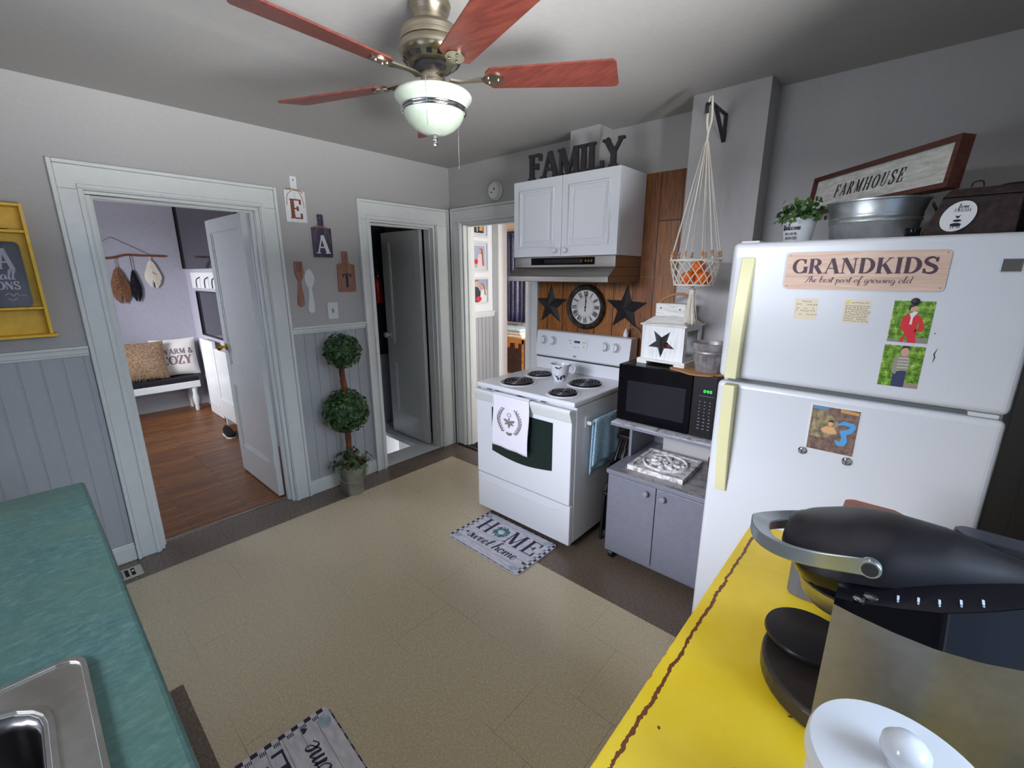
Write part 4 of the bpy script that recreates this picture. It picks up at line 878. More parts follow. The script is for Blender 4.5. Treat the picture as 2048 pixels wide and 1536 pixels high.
m = MB(); m.T = plane_xz(0, -.9003, 0); m.ribbon([(3.163, 1.335), (3.166, 1.35), (3.163, 1.36), (3.168, 1.378)], [.0008, .003, .003, .0006], 0, .0004); m.prism(ell(3.155, 1.42, .0015, .002, 8), 0, .0004); obj('scratch', m, 'blackm', fz)
# magnets and papers
FZ = -.9006
gs = thing('grandkids_plaque', 'pale wood GRANDKIDS plaque stuck on the freezer door', 'sign', (2.955, FZ, 1.6))
m = MB(); m.T = plane_xz(0, FZ, 0); m.prism(rect(2.757, 3.153, 1.538, 1.654, .012), 0, .004); obj('board', m, 'lightwood', gs)
m = MB(); m.T = plane_xz(0, FZ, 0); serif(m, 'GRANDKIDS', 2.954, 1.588, .046, .0010, .215, .06, .015, .99, z0=.0041, align='c')
script(m, 'The best part of growing old', 2.946, 1.560, .0195, .085, .0008, 1.33, .2, z0=.0041, align='c')
obj('lettering', m, 'inkbr', gs)
m = MB(); m.T = plane_xz(0, FZ, 0); [m.prism(ell(x, z, .0015, .0015, 8), .0041, .0048) for x in (2.766, 3.144) for z in (1.548, 1.645)]; obj('nail', m, 'blackm', gs)
def scrib(m, x0, x1, z, h_, rn, gap=.3):
    x = x0
    while x < x1:
        w_ = rn.uniform(.004, .010)
        if rn.random() > gap*.5: m.ribbon([(x+w_*q/5, z+h_*rn.uniform(-.5, .5)) for q in range(6)], h_*.28, .0007, .0010)
        x += w_+.002
for (x0, x1, z0, z1, lb, dense) in ((2.799, 2.861, 1.440, 1.507, 'small cream note with a few handwritten lines on the freezer', 0), (2.932, 2.997, 1.436, 1.508, 'small cream note densely handwritten, with a yellow corner', 1)):
    t = thing('paper_note', lb, 'note', ((x0+x1)/2, FZ, (z0+z1)/2)); m = MB(); m.T = plane_xz(0, FZ, 0); m.prism(rect(x0, x1, z0, z1), 0, .0006); obj('sheet', m, 'note', t)
    m = MB(); m.T = plane_xz(0, FZ, 0); rn = random.Random(5+dense); z = z1-.009
    scrib(m, x0+.018, x1-.012, z, .004, rn); z -= .010
    while z > z0+.004: scrib(m, x0+.004, x1-.004, z, .004, rn, .9 if not dense else .1); z -= (.0058 if dense else (.0085 if rn.random() > .4 else .012))
    obj('handwriting', m, 'noteink', t)
    if dense: m = MB(); m.T = plane_xz(0, FZ, 0); m.prism([(x0+.001, z1-.014), (x0+.011, z1-.012), (x0+.010, z1-.0005)], .0007, .0013); obj('yellow_corner', m, mat('yellow_ink', L(228, 206, 20), .5), t)
def photo(name, label, x0, x1, z0, z1, bg, layers, mats, frame=None):
    t = thing(name, label, 'photograph', ((x0+x1)/2, FZ, (z0+z1)/2)); P = plane_xz(x0, FZ, z0); w_, h_ = x1-x0, z1-z0
    m = MB(); m.T = P; m.prism(rect(0, w_, 0, h_), 0, .0008); obj('print', m, bg, t)
    for i, (nm, polys) in enumerate(layers):
        m = MB(); m.T = P
        for j, pl in enumerate(polys): m.prism([(min(max(a*w_, 0), w_), min(b*h_, h_*1.0)) for a, b in pl], .0009+.00015*i, .0010+.00015*i+.00002*j)
        obj(nm, m, mats[i], t)
    return t
photo('kid_photo', 'photo of a child in a red suit against green trees, upper on the freezer', 3.052, 3.143, 1.388, 1.510, 'foliage',
 [('printed_path', [[(0, 0), (.6, 0), (.6, .04), (0, .08)], [(.6, 0), (1, 0), (1, .13), (.62, .13)]]), ('printed_suit', [[(.33, .66), (.45, .70), (.6, .70), (.76, .60), (.86, .36), (.80, .28), (.62, .27), (.64, .33), (.73, .36), (.68, .52), (.66, .30), (.72, .0), (.50, .0), (.50, .08), (.42, .22), (.40, .0), (.30, .0), (.40, .24), (.28, .32), (.26, .52)]]), ('printed_shirt', [[(.43, .70), (.48, .60), (.47, .44), (.53, .44), (.53, .60), (.62, .73), (.56, .76)]]), ('printed_head', [ell(.5, .82, .11, .075, 16)]), ('printed_hair', [[(.38, .80), (.40, .90), (.52, .93), (.62, .90), (.52, .88), (.44, .84), (.42, .76)]])],
 [mat('printed_grey_path', L(140, 136, 122), .5), 'pred', 'paper', 'skin', 'pdark'])
photo('kid_photo', 'photo of a child in a striped sweater against green trees, lower on the freezer', 3.050, 3.143, 1.252, 1.378, 'foliage',
 [('printed_path', [[(.66, 0), (1, 0), (1, .12), (.66, .12)]]), ('printed_jeans', [[(.34, 0), (.34, .36), (.66, .42), (.66, 0)]]), ('printed_sweater', [[(.30, .34), (.28, .52), (.30, .68), (.40, .76), (.62, .76), (.70, .64), (.68, .40), (.42, .40), (.40, .30)]]), ('printed_stripes', [[(.40, .46+q*.075), (.68, .47+q*.075), (.68, .49+q*.075), (.40, .48+q*.075)] for q in range(4)]), ('printed_head', [ell(.53, .85, .10, .10, 16)]), ('printed_hair', [[(.42, .88), (.46, 1.0), (.60, 1.0), (.65, .92), (.55, .955), (.46, .93)]])],
 [mat('printed_grey_path', L(150, 140, 118), .5), 'pjean', mat('printed_sweater', L(150, 146, 128), .6), mat('printed_stripe', L(206, 202, 184), .6), 'skin', 'pdark'])
t = photo('kid_photo', 'white edged photo of a child beside a big blue shape, on the fridge door', 2.889, 3.027, .998, 1.159, 'paper',
 [('printed_ground', [[(.05, 0.01), (.99, .01), (.99, .97), (.05, .97)]]), ('printed_rock', [[(.06, .30), (.10, .62), (.08, .86), (.34, .90), (.62, .66), (.60, .40), (.3, .28)]]), ('printed_sky', [[(.07, .90), (.38, .90), (.36, .965), (.06, .965)]]), ('printed_orange_band', [[(.62, .90), (.97, .88), (.97, .94), (.61, .965)]]), ('printed_blue_shape', [[(.56, .60), (.70, .72), (.92, .70), (.96, .62), (.90, .50), (.80, .44), (.84, .30), (.80, .20), (.66, .18), (.58, .30), (.70, .28), (.72, .36), (.66, .50), (.80, .56), (.86, .62), (.72, .64)]]), ('printed_child', [ell(.46, .62, .05, .05, 12), [(.38, .56), (.54, .56), (.62, .44), (.52, .40), (.34, .42), (.28, .48)]]), ('printed_hair', [[(.41, .66), (.52, .66), (.50, .70), (.43, .70)]])],
 ['pbrown', 'prock', mat('printed_sky_strip', L(96, 140, 180), .5), 'ptan', 'pblue', mat('printed_child', L(222, 170, 120), .5), 'pdark'])
def magnet(x, z, r, label, col):
    t = thing('fridge_magnet', label, 'magnet', (x, FZ-.002, z)); m = MB(); m.T = plane_xz(x, FZ-.0022, z); m.lathe([(r, 0), (r, .003), (r*.7, .0055), (.0005, .006)], 20); obj('disc', m, col, t, smooth=40)
dots = noisy('patterned_magnet', L(40, 40, 42), L(170, 168, 165), scale=(1, 1, 1), ns=320, rough=.2, lo=.48, hi=.52, detail=0)
magnet(2.887, .986, .013, 'round dotted magnet at the lower left corner of the lizard photo', dots); magnet(3.014, .981, .014, 'round dotted magnet at the lower right corner of the lizard photo', dots)
magnet(3.098, 1.509, .010, 'dark round magnet at the top of the red suit photo', 'blackm')
# ---- on top of the fridge
ZT = 1.6935
pp = thing('potted_plant', 'small leafy plant in a white lettered pot on the fridge', 'potted plant', (2.725, -.62, ZT+.0))
obj('pot', MB().lathe([(.042, 0), (.044, .003), (.056, .088), (.058, .095), (.054, .096), (.050, .085), (.0005, .083)], 32, (2.725, -.62, ZT)), mat('glossy_white_pot', L(226, 228, 228), .15), pp, smooth=45)
m = MB(); m.T = Matrix.Identity(4); wm_ = MB(); script(wm_, 'Welcome', -.036, .052, .022, .12, .0004); serif(wm_, 'TO OUR', -.026, .034, .009, .0004, .18, .1); serif(wm_, 'HOUSE', -.024, .018, .010, .0004, .18, .1)
a0 = math.atan2(-2.04, .36)-.45; vs = []
for (a, b, c_) in wm_.v: r = .0445+.0122*b/.088+.0012+c_; th = a0+a/r; vs.append((2.725+r*cos(th), -.62+r*sin(th), ZT+b))
m.add(vs, wm_.f); obj('lettering', m, 'black', pp)
def leafy(cx, cy, z0, rx, rz, n, size, seed, pieces='round'):
    rnd = random.Random(seed); m = MB()
    for i in range(n):
        u = rnd.random()*2*pi; v = rnd.uniform(-.1, 1); rr = rnd.uniform(.45, 1); p = Vector((cx+rx*rr*cos(u)*math.sqrt(max(0, 1-v*v*.6)), cy+rx*rr*sin(u)*math.sqrt(max(0, 1-v*v*.6)), z0+rz*max(v, 0)*rr+.002))
        nrm = Vector((cos(u)+rnd.uniform(-.6, .6), sin(u)+rnd.uniform(-.6, .6), rnd.uniform(-.2, 1.2))).normalized(); leaf(m, p, nrm, size*rnd.uniform(.7, 1.2), rnd.random()*6.28, pieces)
    return m
def leaf(m, p, nrm, s_, rot, kind):
    q = nrm.to_track_quat('Z', 'Y'); 
    if kind == 'round': pts = [(s_*.5*cos(t)*.8, s_*.5*sin(t)+s_*.4, 0) for t in [2*pi*i/7 for i in range(7)]]
    else: pts = [(0, -.05, 0), (.42, -.22, .02), (.30, .12, -.02), (.62, .42, -.08), (.24, .42, .0), (0, 1.0, -.10), (-.24, .42, .0), (-.62, .42, -.08), (-.30, .12, -.02), (-.42, -.22, .02)]; pts = [(a*s_*.8, b*s_*.8, c*s_) for a, b, c in pts]
    R_ = Matrix.Rotation(rot, 3, 'Z'); vs = [tuple(p + q @ (R_ @ Vector(v))) for v in pts]
    c = Vector((0, 0, 0))
    if kind == 'round': m.add(vs, [tuple(range(7))])
    else: vs.append(tuple(p + q @ (R_ @ Vector((0, .3*s_, .06*s_))))); m.add(vs, [(i, (i+1) % 10, 10) for i in range(10)])
m = leafy(2.725, -.62, ZT+.085, .085, .085, 210, .020, 11)
obj('foliage', m, 'leaf', pp); m = MB(); rnd = random.Random(4)
for i in range(16): a = rnd.random()*6.28; m.tube([(2.725+.02*cos(a), -.62+.02*sin(a), ZT+.082), (2.725+.07*cos(a), -.62+.07*sin(a), ZT+.09+.07*rnd.random())], .0012, 4)
obj('stems', m, 'leafd', pp)
tbx = thing('galvanised_tub', 'oval galvanised metal tub on the fridge under the FARMHOUSE sign', 'tub', (2.945, -.60, ZT))
obj('tub', MB().lathe([(.118, 0), (.120, .002), (.127, .062), (.131, .066), (.131, .072), (.128, .076), (.131, .082), (.131, .088), (.1295, .092), (.140, .130), (.145, .132), (.145, .137), (.137, .136), (.124, .08), (.114, .008), (.0005, .007)], 48, (2.945, -.60, ZT), sy=.78), 'galv', tbx, smooth=35)
obj('tub_handle', MB().tube(cat_rom([(3.09, -.63, ZT+.118), (3.10, -.625, ZT+.10), (3.10, -.60, ZT+.094), (3.10, -.575, ZT+.10), (3.09, -.57, ZT+.118)], 4), .003, 6), 'blackm', tbx, smooth=60)
fs = thing('farmhouse_sign', 'long brown framed white FARMHOUSE sign leaning across the tub', 'sign', (2.682, -.215, ZT+.148), radians(-48)); fs.rotation_euler = (radians(-6), 0, radians(-48))
Wf, Hf = .655, .150
m = MB(); m.T = Matrix(((1,0,0,0),(0,0,-1,0),(0,1,0,0),(0,0,0,1))); plate_hole(m, rect(0, Wf, 0, Hf), rect(.016, Wf-.016, .016, Hf-.016), -.030, .012); obj('frame', m, 'farmwood', fs, bev=.001, local=True)
m = MB(); m.T = Matrix(((1,0,0,0),(0,0,-1,0),(0,1,0,0),(0,0,0,1))); m.prism(rect(.0165, Wf-.0165, .0165, Hf-.0165), -.006, .0); obj('board', m, noisy('worn_white_board', L(178, 178, 166), L(214, 214, 206), scale=(2, 8, 8), ns=9, rough=.6), fs, local=True)
m = MB(); m.T = Matrix(((1,0,0,0),(0,0,-1,0),(0,1,0,0),(0,0,0,1))); serif(m, 'FARMHOUSE', Wf*.46, .052, .046, .001, .14, .055, .30, .68, .20, z0=.0002, align='c'); obj('lettering', m, 'ink', fs, local=True)
bx = thing('tagged_basket', 'dark brown lidded basket with a white oval farm animal tag', 'basket', (3.2, -.66, ZT))
m = MB().hexa([(3.075,-.79,ZT),(3.272,-.79,ZT),(3.272,-.57,ZT),(3.075,-.57,ZT),(3.112,-.785,ZT+.108),(3.272,-.785,ZT+.108),(3.272,-.58,ZT+.108),(3.112,-.58,ZT+.108)]); obj('basket_body', m, 'rust', bx, bev=.004)
m = MB().hexa([(3.108,-.79,ZT+.109),(3.275,-.79,ZT+.109),(3.275,-.57,ZT+.109),(3.108,-.57,ZT+.109),(3.125,-.77,ZT+.132),(3.27,-.77,ZT+.134),(3.27,-.6,ZT+.134),(3.125,-.6,ZT+.132)]); obj('lid', m, 'rust', bx, bev=.004)
obj('clasp', MB().tube(cat_rom([(3.165, -.772, ZT+.134), (3.168, -.775, ZT+.146), (3.185, -.775, ZT+.148), (3.19, -.772, ZT+.134)], 4), .0022, 6), 'blackm', bx, smooth=60)
m = MB(); m.T = plane_xz(3.150, -.791, ZT+.055); m.prism(ell(0, 0, .034, .044, 36, -.55), 0, .003); tg = obj('oval_tag', m, 'paper', bx)
m = MB(); m.T = plane_xz(3.150, -.7942, ZT+.055) @ Matrix.Rotation(0, 4, 'Z')
script(m, 'farm', -.003, .022, .012, .12, .0003); serif(m, 'FRESH', -.010, .012, .008, .0003, .16, .08)
m.prism(ell(.0, -.002, .004, .003, 10), 0, .0004); m.ribbon([(-.005, .002), (0, -.004), (.006, .004)], [.002, .004, .001], 0, .0005)
m.prism(ell(.0, -.012, .009, .0035, 14), 0, .0004); m.prism(ell(-.002, -.023, .012, .005, 14), 0, .0004)
for x in (-.011, -.006, .003, .007): m.ribbon([(x, -.024), (x, -.033)], .0018, 0, .0005)
obj('farm_animal_print', m, 'black', tg)
db = thing('woven_basket', 'dark round woven basket at the right end of the fridge top', 'basket', (3.33, -.50, ZT))
m = MB().lathe([(.085, 0), (.10, .02), (.115, .10), (.11, .135), (.08, .165), (.03, .178), (.0005, .18)], 32, (3.285, -.43, ZT)); obj('weave', m, 'darkbasket', db, smooth=50)
bc = obj('black_cup', MB().lathe([(.016, 0), (.018, .004), (.019, .028), (.0005, .029)], 20, (3.058, -.80, ZT)), 'blackg', smooth=40); tag(bc, 'small black glossy cup on the fridge between tub and basket', 'cup')
# ================================================================ left wall
WL = .0005
def board(lbl, ch, ya, yb, za, zb, zh, hw, m_, ml, cy, rnd_, slant=0):
    t = thing('letter_board', lbl, 'sign', (WL, (ya+yb)/2, za), group='cutting boards spelling EAT'); P = plane_yz(WL, 0, 0); c_ = (ya+yb)/2
    m = MB(); m.T = P; out = rect(ya, yb, za, zb, .006, 3); m.prism(out, 0, .010)
    hd = rect(c_-hw, c_+hw, zb-.001, zh, .004, 2); plate_hole(m, hd, ell(c_, zh-.022, .006, .006, 12), 0, .0099); obj('board', m, m_, t)
    m = MB(); m.T = P; w_ = text_w(ch, SER)*.105; serif(m, ch, c_, cy, .118 if ch != 'T' else .092, .0015, .2, .075, 0, .88, z0=.0101, align='c'); obj('letter', m, ml, t)
    m = MB(); m.T = P
    x0 = WL+.013
    pts = lambda L_: [(x0+.002, a, b) for a, b in L_]
    m.T = Matrix.Identity(4)
    m.tube(cat_rom(pts([(c_-.055, zb-.09), (c_-.05, zb-.035), (c_-.022, zb-.004), (c_, zb+.002), (c_+.022, zb-.004), (c_+.045, zb-.04), (c_+.052, zb-.1)]), 4), .0018, 5)
    m.tube(cat_rom(pts([(c_-.052, zb+.004), (c_-.02, zb+.010), (c_, zb+.006), (c_+.025, zb+.006), (c_+.05, zb-.012)]), 4), .0028, 5)
    obj('twine_bow', m, 'jute', t, smooth=60)
board('white board with a brown letter E, highest of the three', 'E', -1.377, -1.245, 1.912, 2.104, 2.190, .020, 'whitewashv', 'brownwood', 1.935, 0)
board('dark navy board with a white letter A, middle of the three', 'A', -1.222, -1.088, 1.697, 1.890, 1.975, .019, 'navywood', 'whitep', 1.722, 0)
board('brown board with a black letter T, lowest of the three', 'T', -1.066, -.934, 1.459, 1.652, 1.741, .021, 'pinkwood', 'blackm', 1.492, 0)
P = plane_yz(WL, 0, 0)
m = MB(); m.T = P
fk = [(-1.362, 1.665), (-1.349, 1.665), (-1.348, 1.60), (-1.345, 1.60), (-1.344, 1.665), (-1.338, 1.665), (-1.337, 1.60), (-1.334, 1.60), (-1.333, 1.665), (-1.326, 1.665), (-1.325, 1.60), (-1.322, 1.60), (-1.321, 1.664), (-1.308, 1.664), (-1.306, 1.60), (-1.312, 1.565), (-1.328, 1.535), (-1.326, 1.49), (-1.320, 1.42), (-1.320, 1.385), (-1.332, 1.370), (-1.352, 1.370), (-1.364, 1.385), (-1.364, 1.42), (-1.352, 1.49), (-1.346, 1.535), (-1.358, 1.565), (-1.366, 1.60)]
m.prism(fk[::-1], 0, .008); o = obj('wooden_fork', m, 'pinkwood', bev=.001); tag(o, 'flat brown wooden fork on the wall beside the spoon', 'fork')
m = MB(); m.T = P
sp = [(-1.270, 1.620), (-1.252, 1.605), (-1.240, 1.575), (-1.238, 1.545), (-1.248, 1.515), (-1.262, 1.490), (-1.258, 1.44), (-1.254, 1.36), (-1.256, 1.335), (-1.268, 1.322), (-1.288, 1.322), (-1.300, 1.335), (-1.300, 1.36), (-1.286, 1.44), (-1.284, 1.490), (-1.298, 1.515), (-1.305, 1.545), (-1.302, 1.575), (-1.290, 1.605)]
m.prism(sp[::-1], 0, .008); o = obj('wooden_spoon', m, 'whitep', bev=.001); tag(o, 'flat white wooden spoon on the wall beside the fork', 'spoon')
sw = thing('light_switch', 'white light switch plate above the ivy topiary', 'light switch', (WL, -1.125, 1.33))
m = MB(); m.T = P; m.prism(rect(-1.163, -1.088, 1.272, 1.388, .004), 0, .005); obj('plate', m, 'whitep', sw, bev=.001)
m = MB(); m.T = P; m.prism(rect(-1.132, -1.120, 1.315, 1.345), .0051, .012); obj('toggle', m, mat('grey_toggle', L(150, 150, 150), .4), sw, bev=.001)
# topiary
tp = thing('ivy_topiary', 'artificial double ball ivy topiary planted in a tin bucket', 'topiary', (.185, -1.19, 0))
tx, ty = .185, -1.19
obj('bucket', MB().lathe([(.078, .0), (.080, .003), (.109, .222), (.113, .226), (.113, .232), (.107, .230), (.078, .01), (.0005, .009)], 40, (tx, ty, 0)), 'galv', tp, smooth=40)
bk = MB(); dirx = Vector((2.9, -1.47, 0)).normalized(); side = Vector((-dirx.y, dirx.x, 0))
pts = [Vector((tx, ty, .205))+side*(.117*cos(a))+dirx*(.117*sin(a)*1.02)+Vector((0, 0, -.09*sin(a))) for a in [pi*i/16 for i in range(17)]]
obj('bucket_handle', MB().tube([tuple(p) for p in pts], .0028, 6), 'galv', tp, smooth=60)
obj('moss', MB().lathe([(.104, .205), (.08, .218), (.04, .222), (.0005, .224)], 24, (tx, ty, 0), cap=False), 'bark', tp, smooth=60)
m = MB(); rnd = random.Random(9)
for k in range(9):
    a0 = k*.7; pts = [(tx+(.014+.006*sin(t*1.7+k))*cos(a0+t*.9), ty+(.014+.006*sin(t*1.7+k))*sin(a0+t*.9), .21+.86*t/12) for t in range(13)]; m.tube(pts, .0075, 5)
obj('trunk', m, 'bark', tp, smooth=60)
def ball(cx, cy, cz, R, n, size, seed):
    m = MB(); rnd = random.Random(seed)
    for i in range(n):
        z = 1-2*(i+.5)/n; t = i*2.39996+rnd.uniform(-.3, .3); r = math.sqrt(max(0, 1-z*z)); nrm = Vector((r*cos(t), r*sin(t), z))
        p = Vector((cx, cy, cz))+nrm*R*rnd.uniform(.86, 1.08)
        leaf(m, p, (nrm+Vector((rnd.uniform(-.7, .7), rnd.uniform(-.7, .7), rnd.uniform(-.5, .7)))).normalized(), size*rnd.uniform(.65, 1.15), rnd.random()*6.28, 'ivy')
    return m
def two(m, name, label=None):
    o = obj(name, m, ['leaf', 'leafd'], tp); rn = random.Random(2)
    nf = len(o.data.polygons)
    for i in range(0, nf, 10):
        k = 1 if rn.random() > .45 else 0
        for j in range(i, min(i+10, nf)): o.data.polygons[j].material_index = k
    return o
m = ball(tx, ty+.012, 1.065, .118, 520, .036, 1); two(m, 'upper_ball')
m = ball(tx, ty, .632, .150, 760, .038, 2); two(m, 'lower_ball')
m = MB(); rnd = random.Random(5)
for i in range(150):
    a = rnd.random()*6.28; r = rnd.uniform(.01, .15); p = Vector((max(tx+r*cos(a), .03), ty+r*sin(a)*1.05, .225+rnd.random()*.15*(1-r/.2))); leaf(m, p, Vector((cos(a), sin(a), rnd.uniform(.2, 1))).normalized(), .040*rnd.uniform(.7, 1.1), rnd.random()*6.28, 'ivy')
two(m, 'ivy_skirt')
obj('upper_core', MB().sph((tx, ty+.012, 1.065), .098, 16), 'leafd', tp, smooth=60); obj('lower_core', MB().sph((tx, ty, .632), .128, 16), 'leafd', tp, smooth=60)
# yellow wall shelf and tin sign
ys = thing('yellow_wall_shelf', 'yellow painted wall shelf with three compartments', 'shelf', (WL, -2.75, 1.31))
y0, y1, z0, z1 = -3.02, -2.545, 1.312, 1.888
m = boxes((WL, .008, y0, y1, z0, z1)); obj('back', m, 'yellowp', ys)
[obj('side_board', boxes((.0085, .085, a, a+.012, z0+.001, z1)), 'yellowp', ys, bev=.001) for a in (y1-.012, y0)]
for z, n in ((z1-.012, 'top_board'), (1.764, 'shelf_board'), (1.428, 'shelf_board')): obj(n, boxes((.0085, .083, y0+.0125, y1-.0125, z, z+.011)), 'yellowp', ys, bev=.001)
obj('bottom_board', boxes((.0005, .092, y0-.01, y1+.014, z0-.012, z0)), 'yellowp', ys, bev=.001)
obj('worn_edge', boxes((.0852, .0862, y1-.011, y1-.001, 1.79, z1-.01)), 'yellowedge', ys)
pl = obj('silver_plate', MB().lathe([(.022, 1.7755), (.024, 1.777), (.034, 1.7795), (.034, 1.7805), (.0005, 1.778)], 36, (.046, -2.635, 0)), 'chrome', smooth=40); tag(pl, 'small shiny silver dish on the yellow shelf', 'dish')
ts = thing('chalkboard_sign', 'dark tin sign with chalk style lettering on the yellow shelf', 'sign', (.05, -2.7, 1.4395))
TS = Matrix.Translation((.040, 0, 1.4395)) @ Matrix.Rotation(radians(-5), 4, 'Y') @ plane_yz(0, 0, 0)
m = MB(); m.T = TS; m.prism(rect(-2.90, -2.583, .0, .288, .02), 0, .004); plate_hole(m, rect(-2.90, -2.583, .0, .288, .02), rect(-2.892, -2.591, .008, .280, .015), .004, .007); obj('tin_panel', m, 'slate', ts, bev=.001)
m = MB(); m.T = TS; serif(m, 'A', -2.665, .168, .090, .0008, .17, .08, 0, .62, z0=.0042); serif(m, 'F', -2.725, .168, .090, .0008, .17, .08, 0, .62, z0=.0042)
script(m, 'all', -2.668, .122, .044, .13, .0008, 1.1, z0=.0042); serif(m, 'SONS', -2.705, .078, .036, .0008, .2, .09, .02, .75, z0=.0042, ser=False)
m.ribbon(cat_rom([(-2.665, .052), (-2.65, .062), (-2.64, .048), (-2.63, .06), (-2.62, .05)], 4), .0022, .0042, .005); m.ribbon([(-2.615, .05), (-2.60, .052)], .0018, .0042, .005); m.ribbon(cat_rom([(-2.66, .04), (-2.645, .03), (-2.63, .04)], 4), .002, .0042, .005)
obj('lettering', m, 'chalk', ts)
# registers
vr = thing('floor_register', 'small pale floor register beside the first doorway casing', 'vent', (.14, -2.55, 0))
m = MB(); m.box(.085, .198, -2.70, -2.435, .0005, .004); obj('plate', m, mat('cream_metal', L(196, 190, 178), .4), vr, bev=.001)
m = MB()
for i in range(9): m.box(.103, .180, -2.482-.026*i, -2.466-.026*i, .0041, .0048)
obj('slots', m, 'dark', vr)
obj('lever', MB().sph((.135, -2.474, .006), .006, 10), 'whitep', vr)
gr = thing('floor_grate', 'black metal floor grate in the hall doorway', 'vent', (.3, .1, 0))
m = MB(); m.T = Matrix.Identity(4); plate_hole(m, rect(.055, .60, -.036, .215), rect(.085, .57, -.010, .190), .0006, .012); obj('frame', m, 'blackm', gr, bev=.002)
m = MB()
for i in range(12): m.box(.085, .57, -.005+.0165*i, .001+.0165*i, .002, .010)
obj('bars', m, 'blackm', gr); obj('grate_pan', boxes((.085, .57, -.010, .190, .0006, .0015)), 'dark', gr)
# ---- floor mats
def floor_mat(label, cx, cy, rot, W_=.575, D_=.372):
    t = thing('floor_mat', label, 'mat', (cx, cy, 0.0), rot, 'HOME sweet home kitchen mats')
    a, b = W_/2, D_/2
    obj('mat_pad', MB().prism(rect(-a, a, -b, b, .03), .0005, .010), 'matface', t, local=True, bev=.002)
    m = MB()
    for k, z in enumerate((-.13, -.075, -.02, .035, .09, .14)): m.ribbon([(-a+.015, z), (-.05, z+.002), (a-.02, z)], .0015, .0101, .0103)
    obj('plank_lines', m, mat('plank_line', L(116, 112, 116), .8), t, local=True)
    m = MB()
    for sgn in (-1, 1):
        z = -b+.022; k = 0
        while z < b-.03:
            w_ = .022; m.prism(rect(min(sgn*a*.995, sgn*(a-.018)), max(sgn*a*.995, sgn*(a-.018)), z, z+w_), .0101, .0104)
            for q in range(4): m.prism(rect(min(sgn*(a-.018), sgn*(a-.034)), max(sgn*(a-.018), sgn*(a-.034)), z+w_+q*.0055, z+w_+q*.0055+.003), .0101, .0104)
            z += .044
    for sgn in (-1, 1):
        x = -a+.03; 
        while x < a-.05:
            m.prism(rect(x, x+.026, min(sgn*b*.995, sgn*(b-.006)), max(sgn*b*.995, sgn*(b-.006))), .0101, .0104)
            for q in range(4): m.prism(rect(x+.026+q*.0065, x+.0295+q*.0065, min(sgn*b*.995, sgn*(b-.006)), max(sgn*b*.995, sgn*(b-.006))), .0101, .0104)
            x += .052
    obj('plaid_border', m, 'inkb', t, local=True)
    m = MB(); serif(m, 'H', -.225, -.010, .135, .0005, .15, .05, z0=.0104, sx=.80); serif(m, 'M', .005, -.010, .135, .0005, .15, .05, z0=.0104, sx=.84); serif(m, 'E', .140, -.010, .135, .0005, .15, .05, z0=.0104, sx=.92)
    script(m, 'sweet home', -.010, -.105, .082, .10, .0005, 1.18, .15, z0=.0104, align='c'); m.prism(heart(-.222, -.075, .012), .0104, .011); m.prism(heart(.245, -.085, .013), .0104, .011)
    obj('lettering', m, 'inkb', t, local=True)
    m = MB(); rn = random.Random(8)
    for i in range(90):
        an = rn.random()*6.28; r = rn.uniform(.026, .050); m.prism(ell(-.058+r*cos(an), .056+r*sin(an)*1.1, .012, .0045, 8, an+rn.uniform(.6, 1.4)), .0104, .0106+.00001*i)
    obj('wreath', m, 'wreath', t, local=True)
    m = MB(); [m.prism(ell(x, y, .03, .022, 12), .0101, .01025) for x, y in ((-a+.045, b-.045), (-a+.04, -b+.05), (a-.06, -b+.035), (a-.05, b-.035))]; obj('blue_wash', m, 'matblue', t, local=True)
floor_mat('white HOME sweet home mat on the floor in front of the stove', 1.455, -.921, radians(-.5))
floor_mat('white HOME sweet home mat at the bottom edge, in front of the sink', 1.961, -2.338, radians(180-3))
# ---- ceiling fan
FX, FY = 1.765, -1.577
fn = thing('ceiling_fan', 'brushed nickel ceiling fan with reddish blades and a glass bowl light', 'ceiling fan', (FX, FY, H))
obj('canopy', MB().lathe([(.050, H-.0005), (.064, H-.004), (.067, H-.012), (.062, H-.030), (.052, H-.052), (.052, H-.068)], 40, (FX, FY, 0)), 'nickel', fn, smooth=40)
obj('motor_housing', MB().lathe([(.054, H-.067), (.075, H-.073), (.092, H-.084), (.099, H-.094), (.099, H-.108), (.101, H-.110), (.101, H-.122), (.099, H-.124), (.106, H-.138), (.106, H-.152), (.098, H-.166), (.080, H-.182), (.076, H-.184), (.0005, H-.185)], 56, (FX, FY, 0)), 'nickel', fn, smooth=30)
m = MB()
for i in range(16): a = 2*pi*i/16; m.T = Matrix.Translation((FX+.0895*cos(a), FY+.0895*sin(a), H-.1745)) @ Matrix.Rotation(a, 4, 'Z') @ Matrix.Rotation(radians(48), 4, 'Y'); m.box(-.001, .0014, -.0085, .0085, -.007, .007)
obj('vents', m, 'dark', fn)
obj('rotor', MB().lathe([(.06, H-.185), (.062, H-.196), (.04, H-.204), (.0005, H-.205)], 32, (FX, FY, 0)), 'blackm', fn, smooth=40)
obj('switch_housing', MB().lathe([(.030, H-.19), (.038, H-.196), (.041, H-.204), (.041, H-.250), (.036, H-.255), (.0005, H-.253)], 40, (FX, FY, 0)), 'nickel', fn, smooth=40)
ZB = 2.218
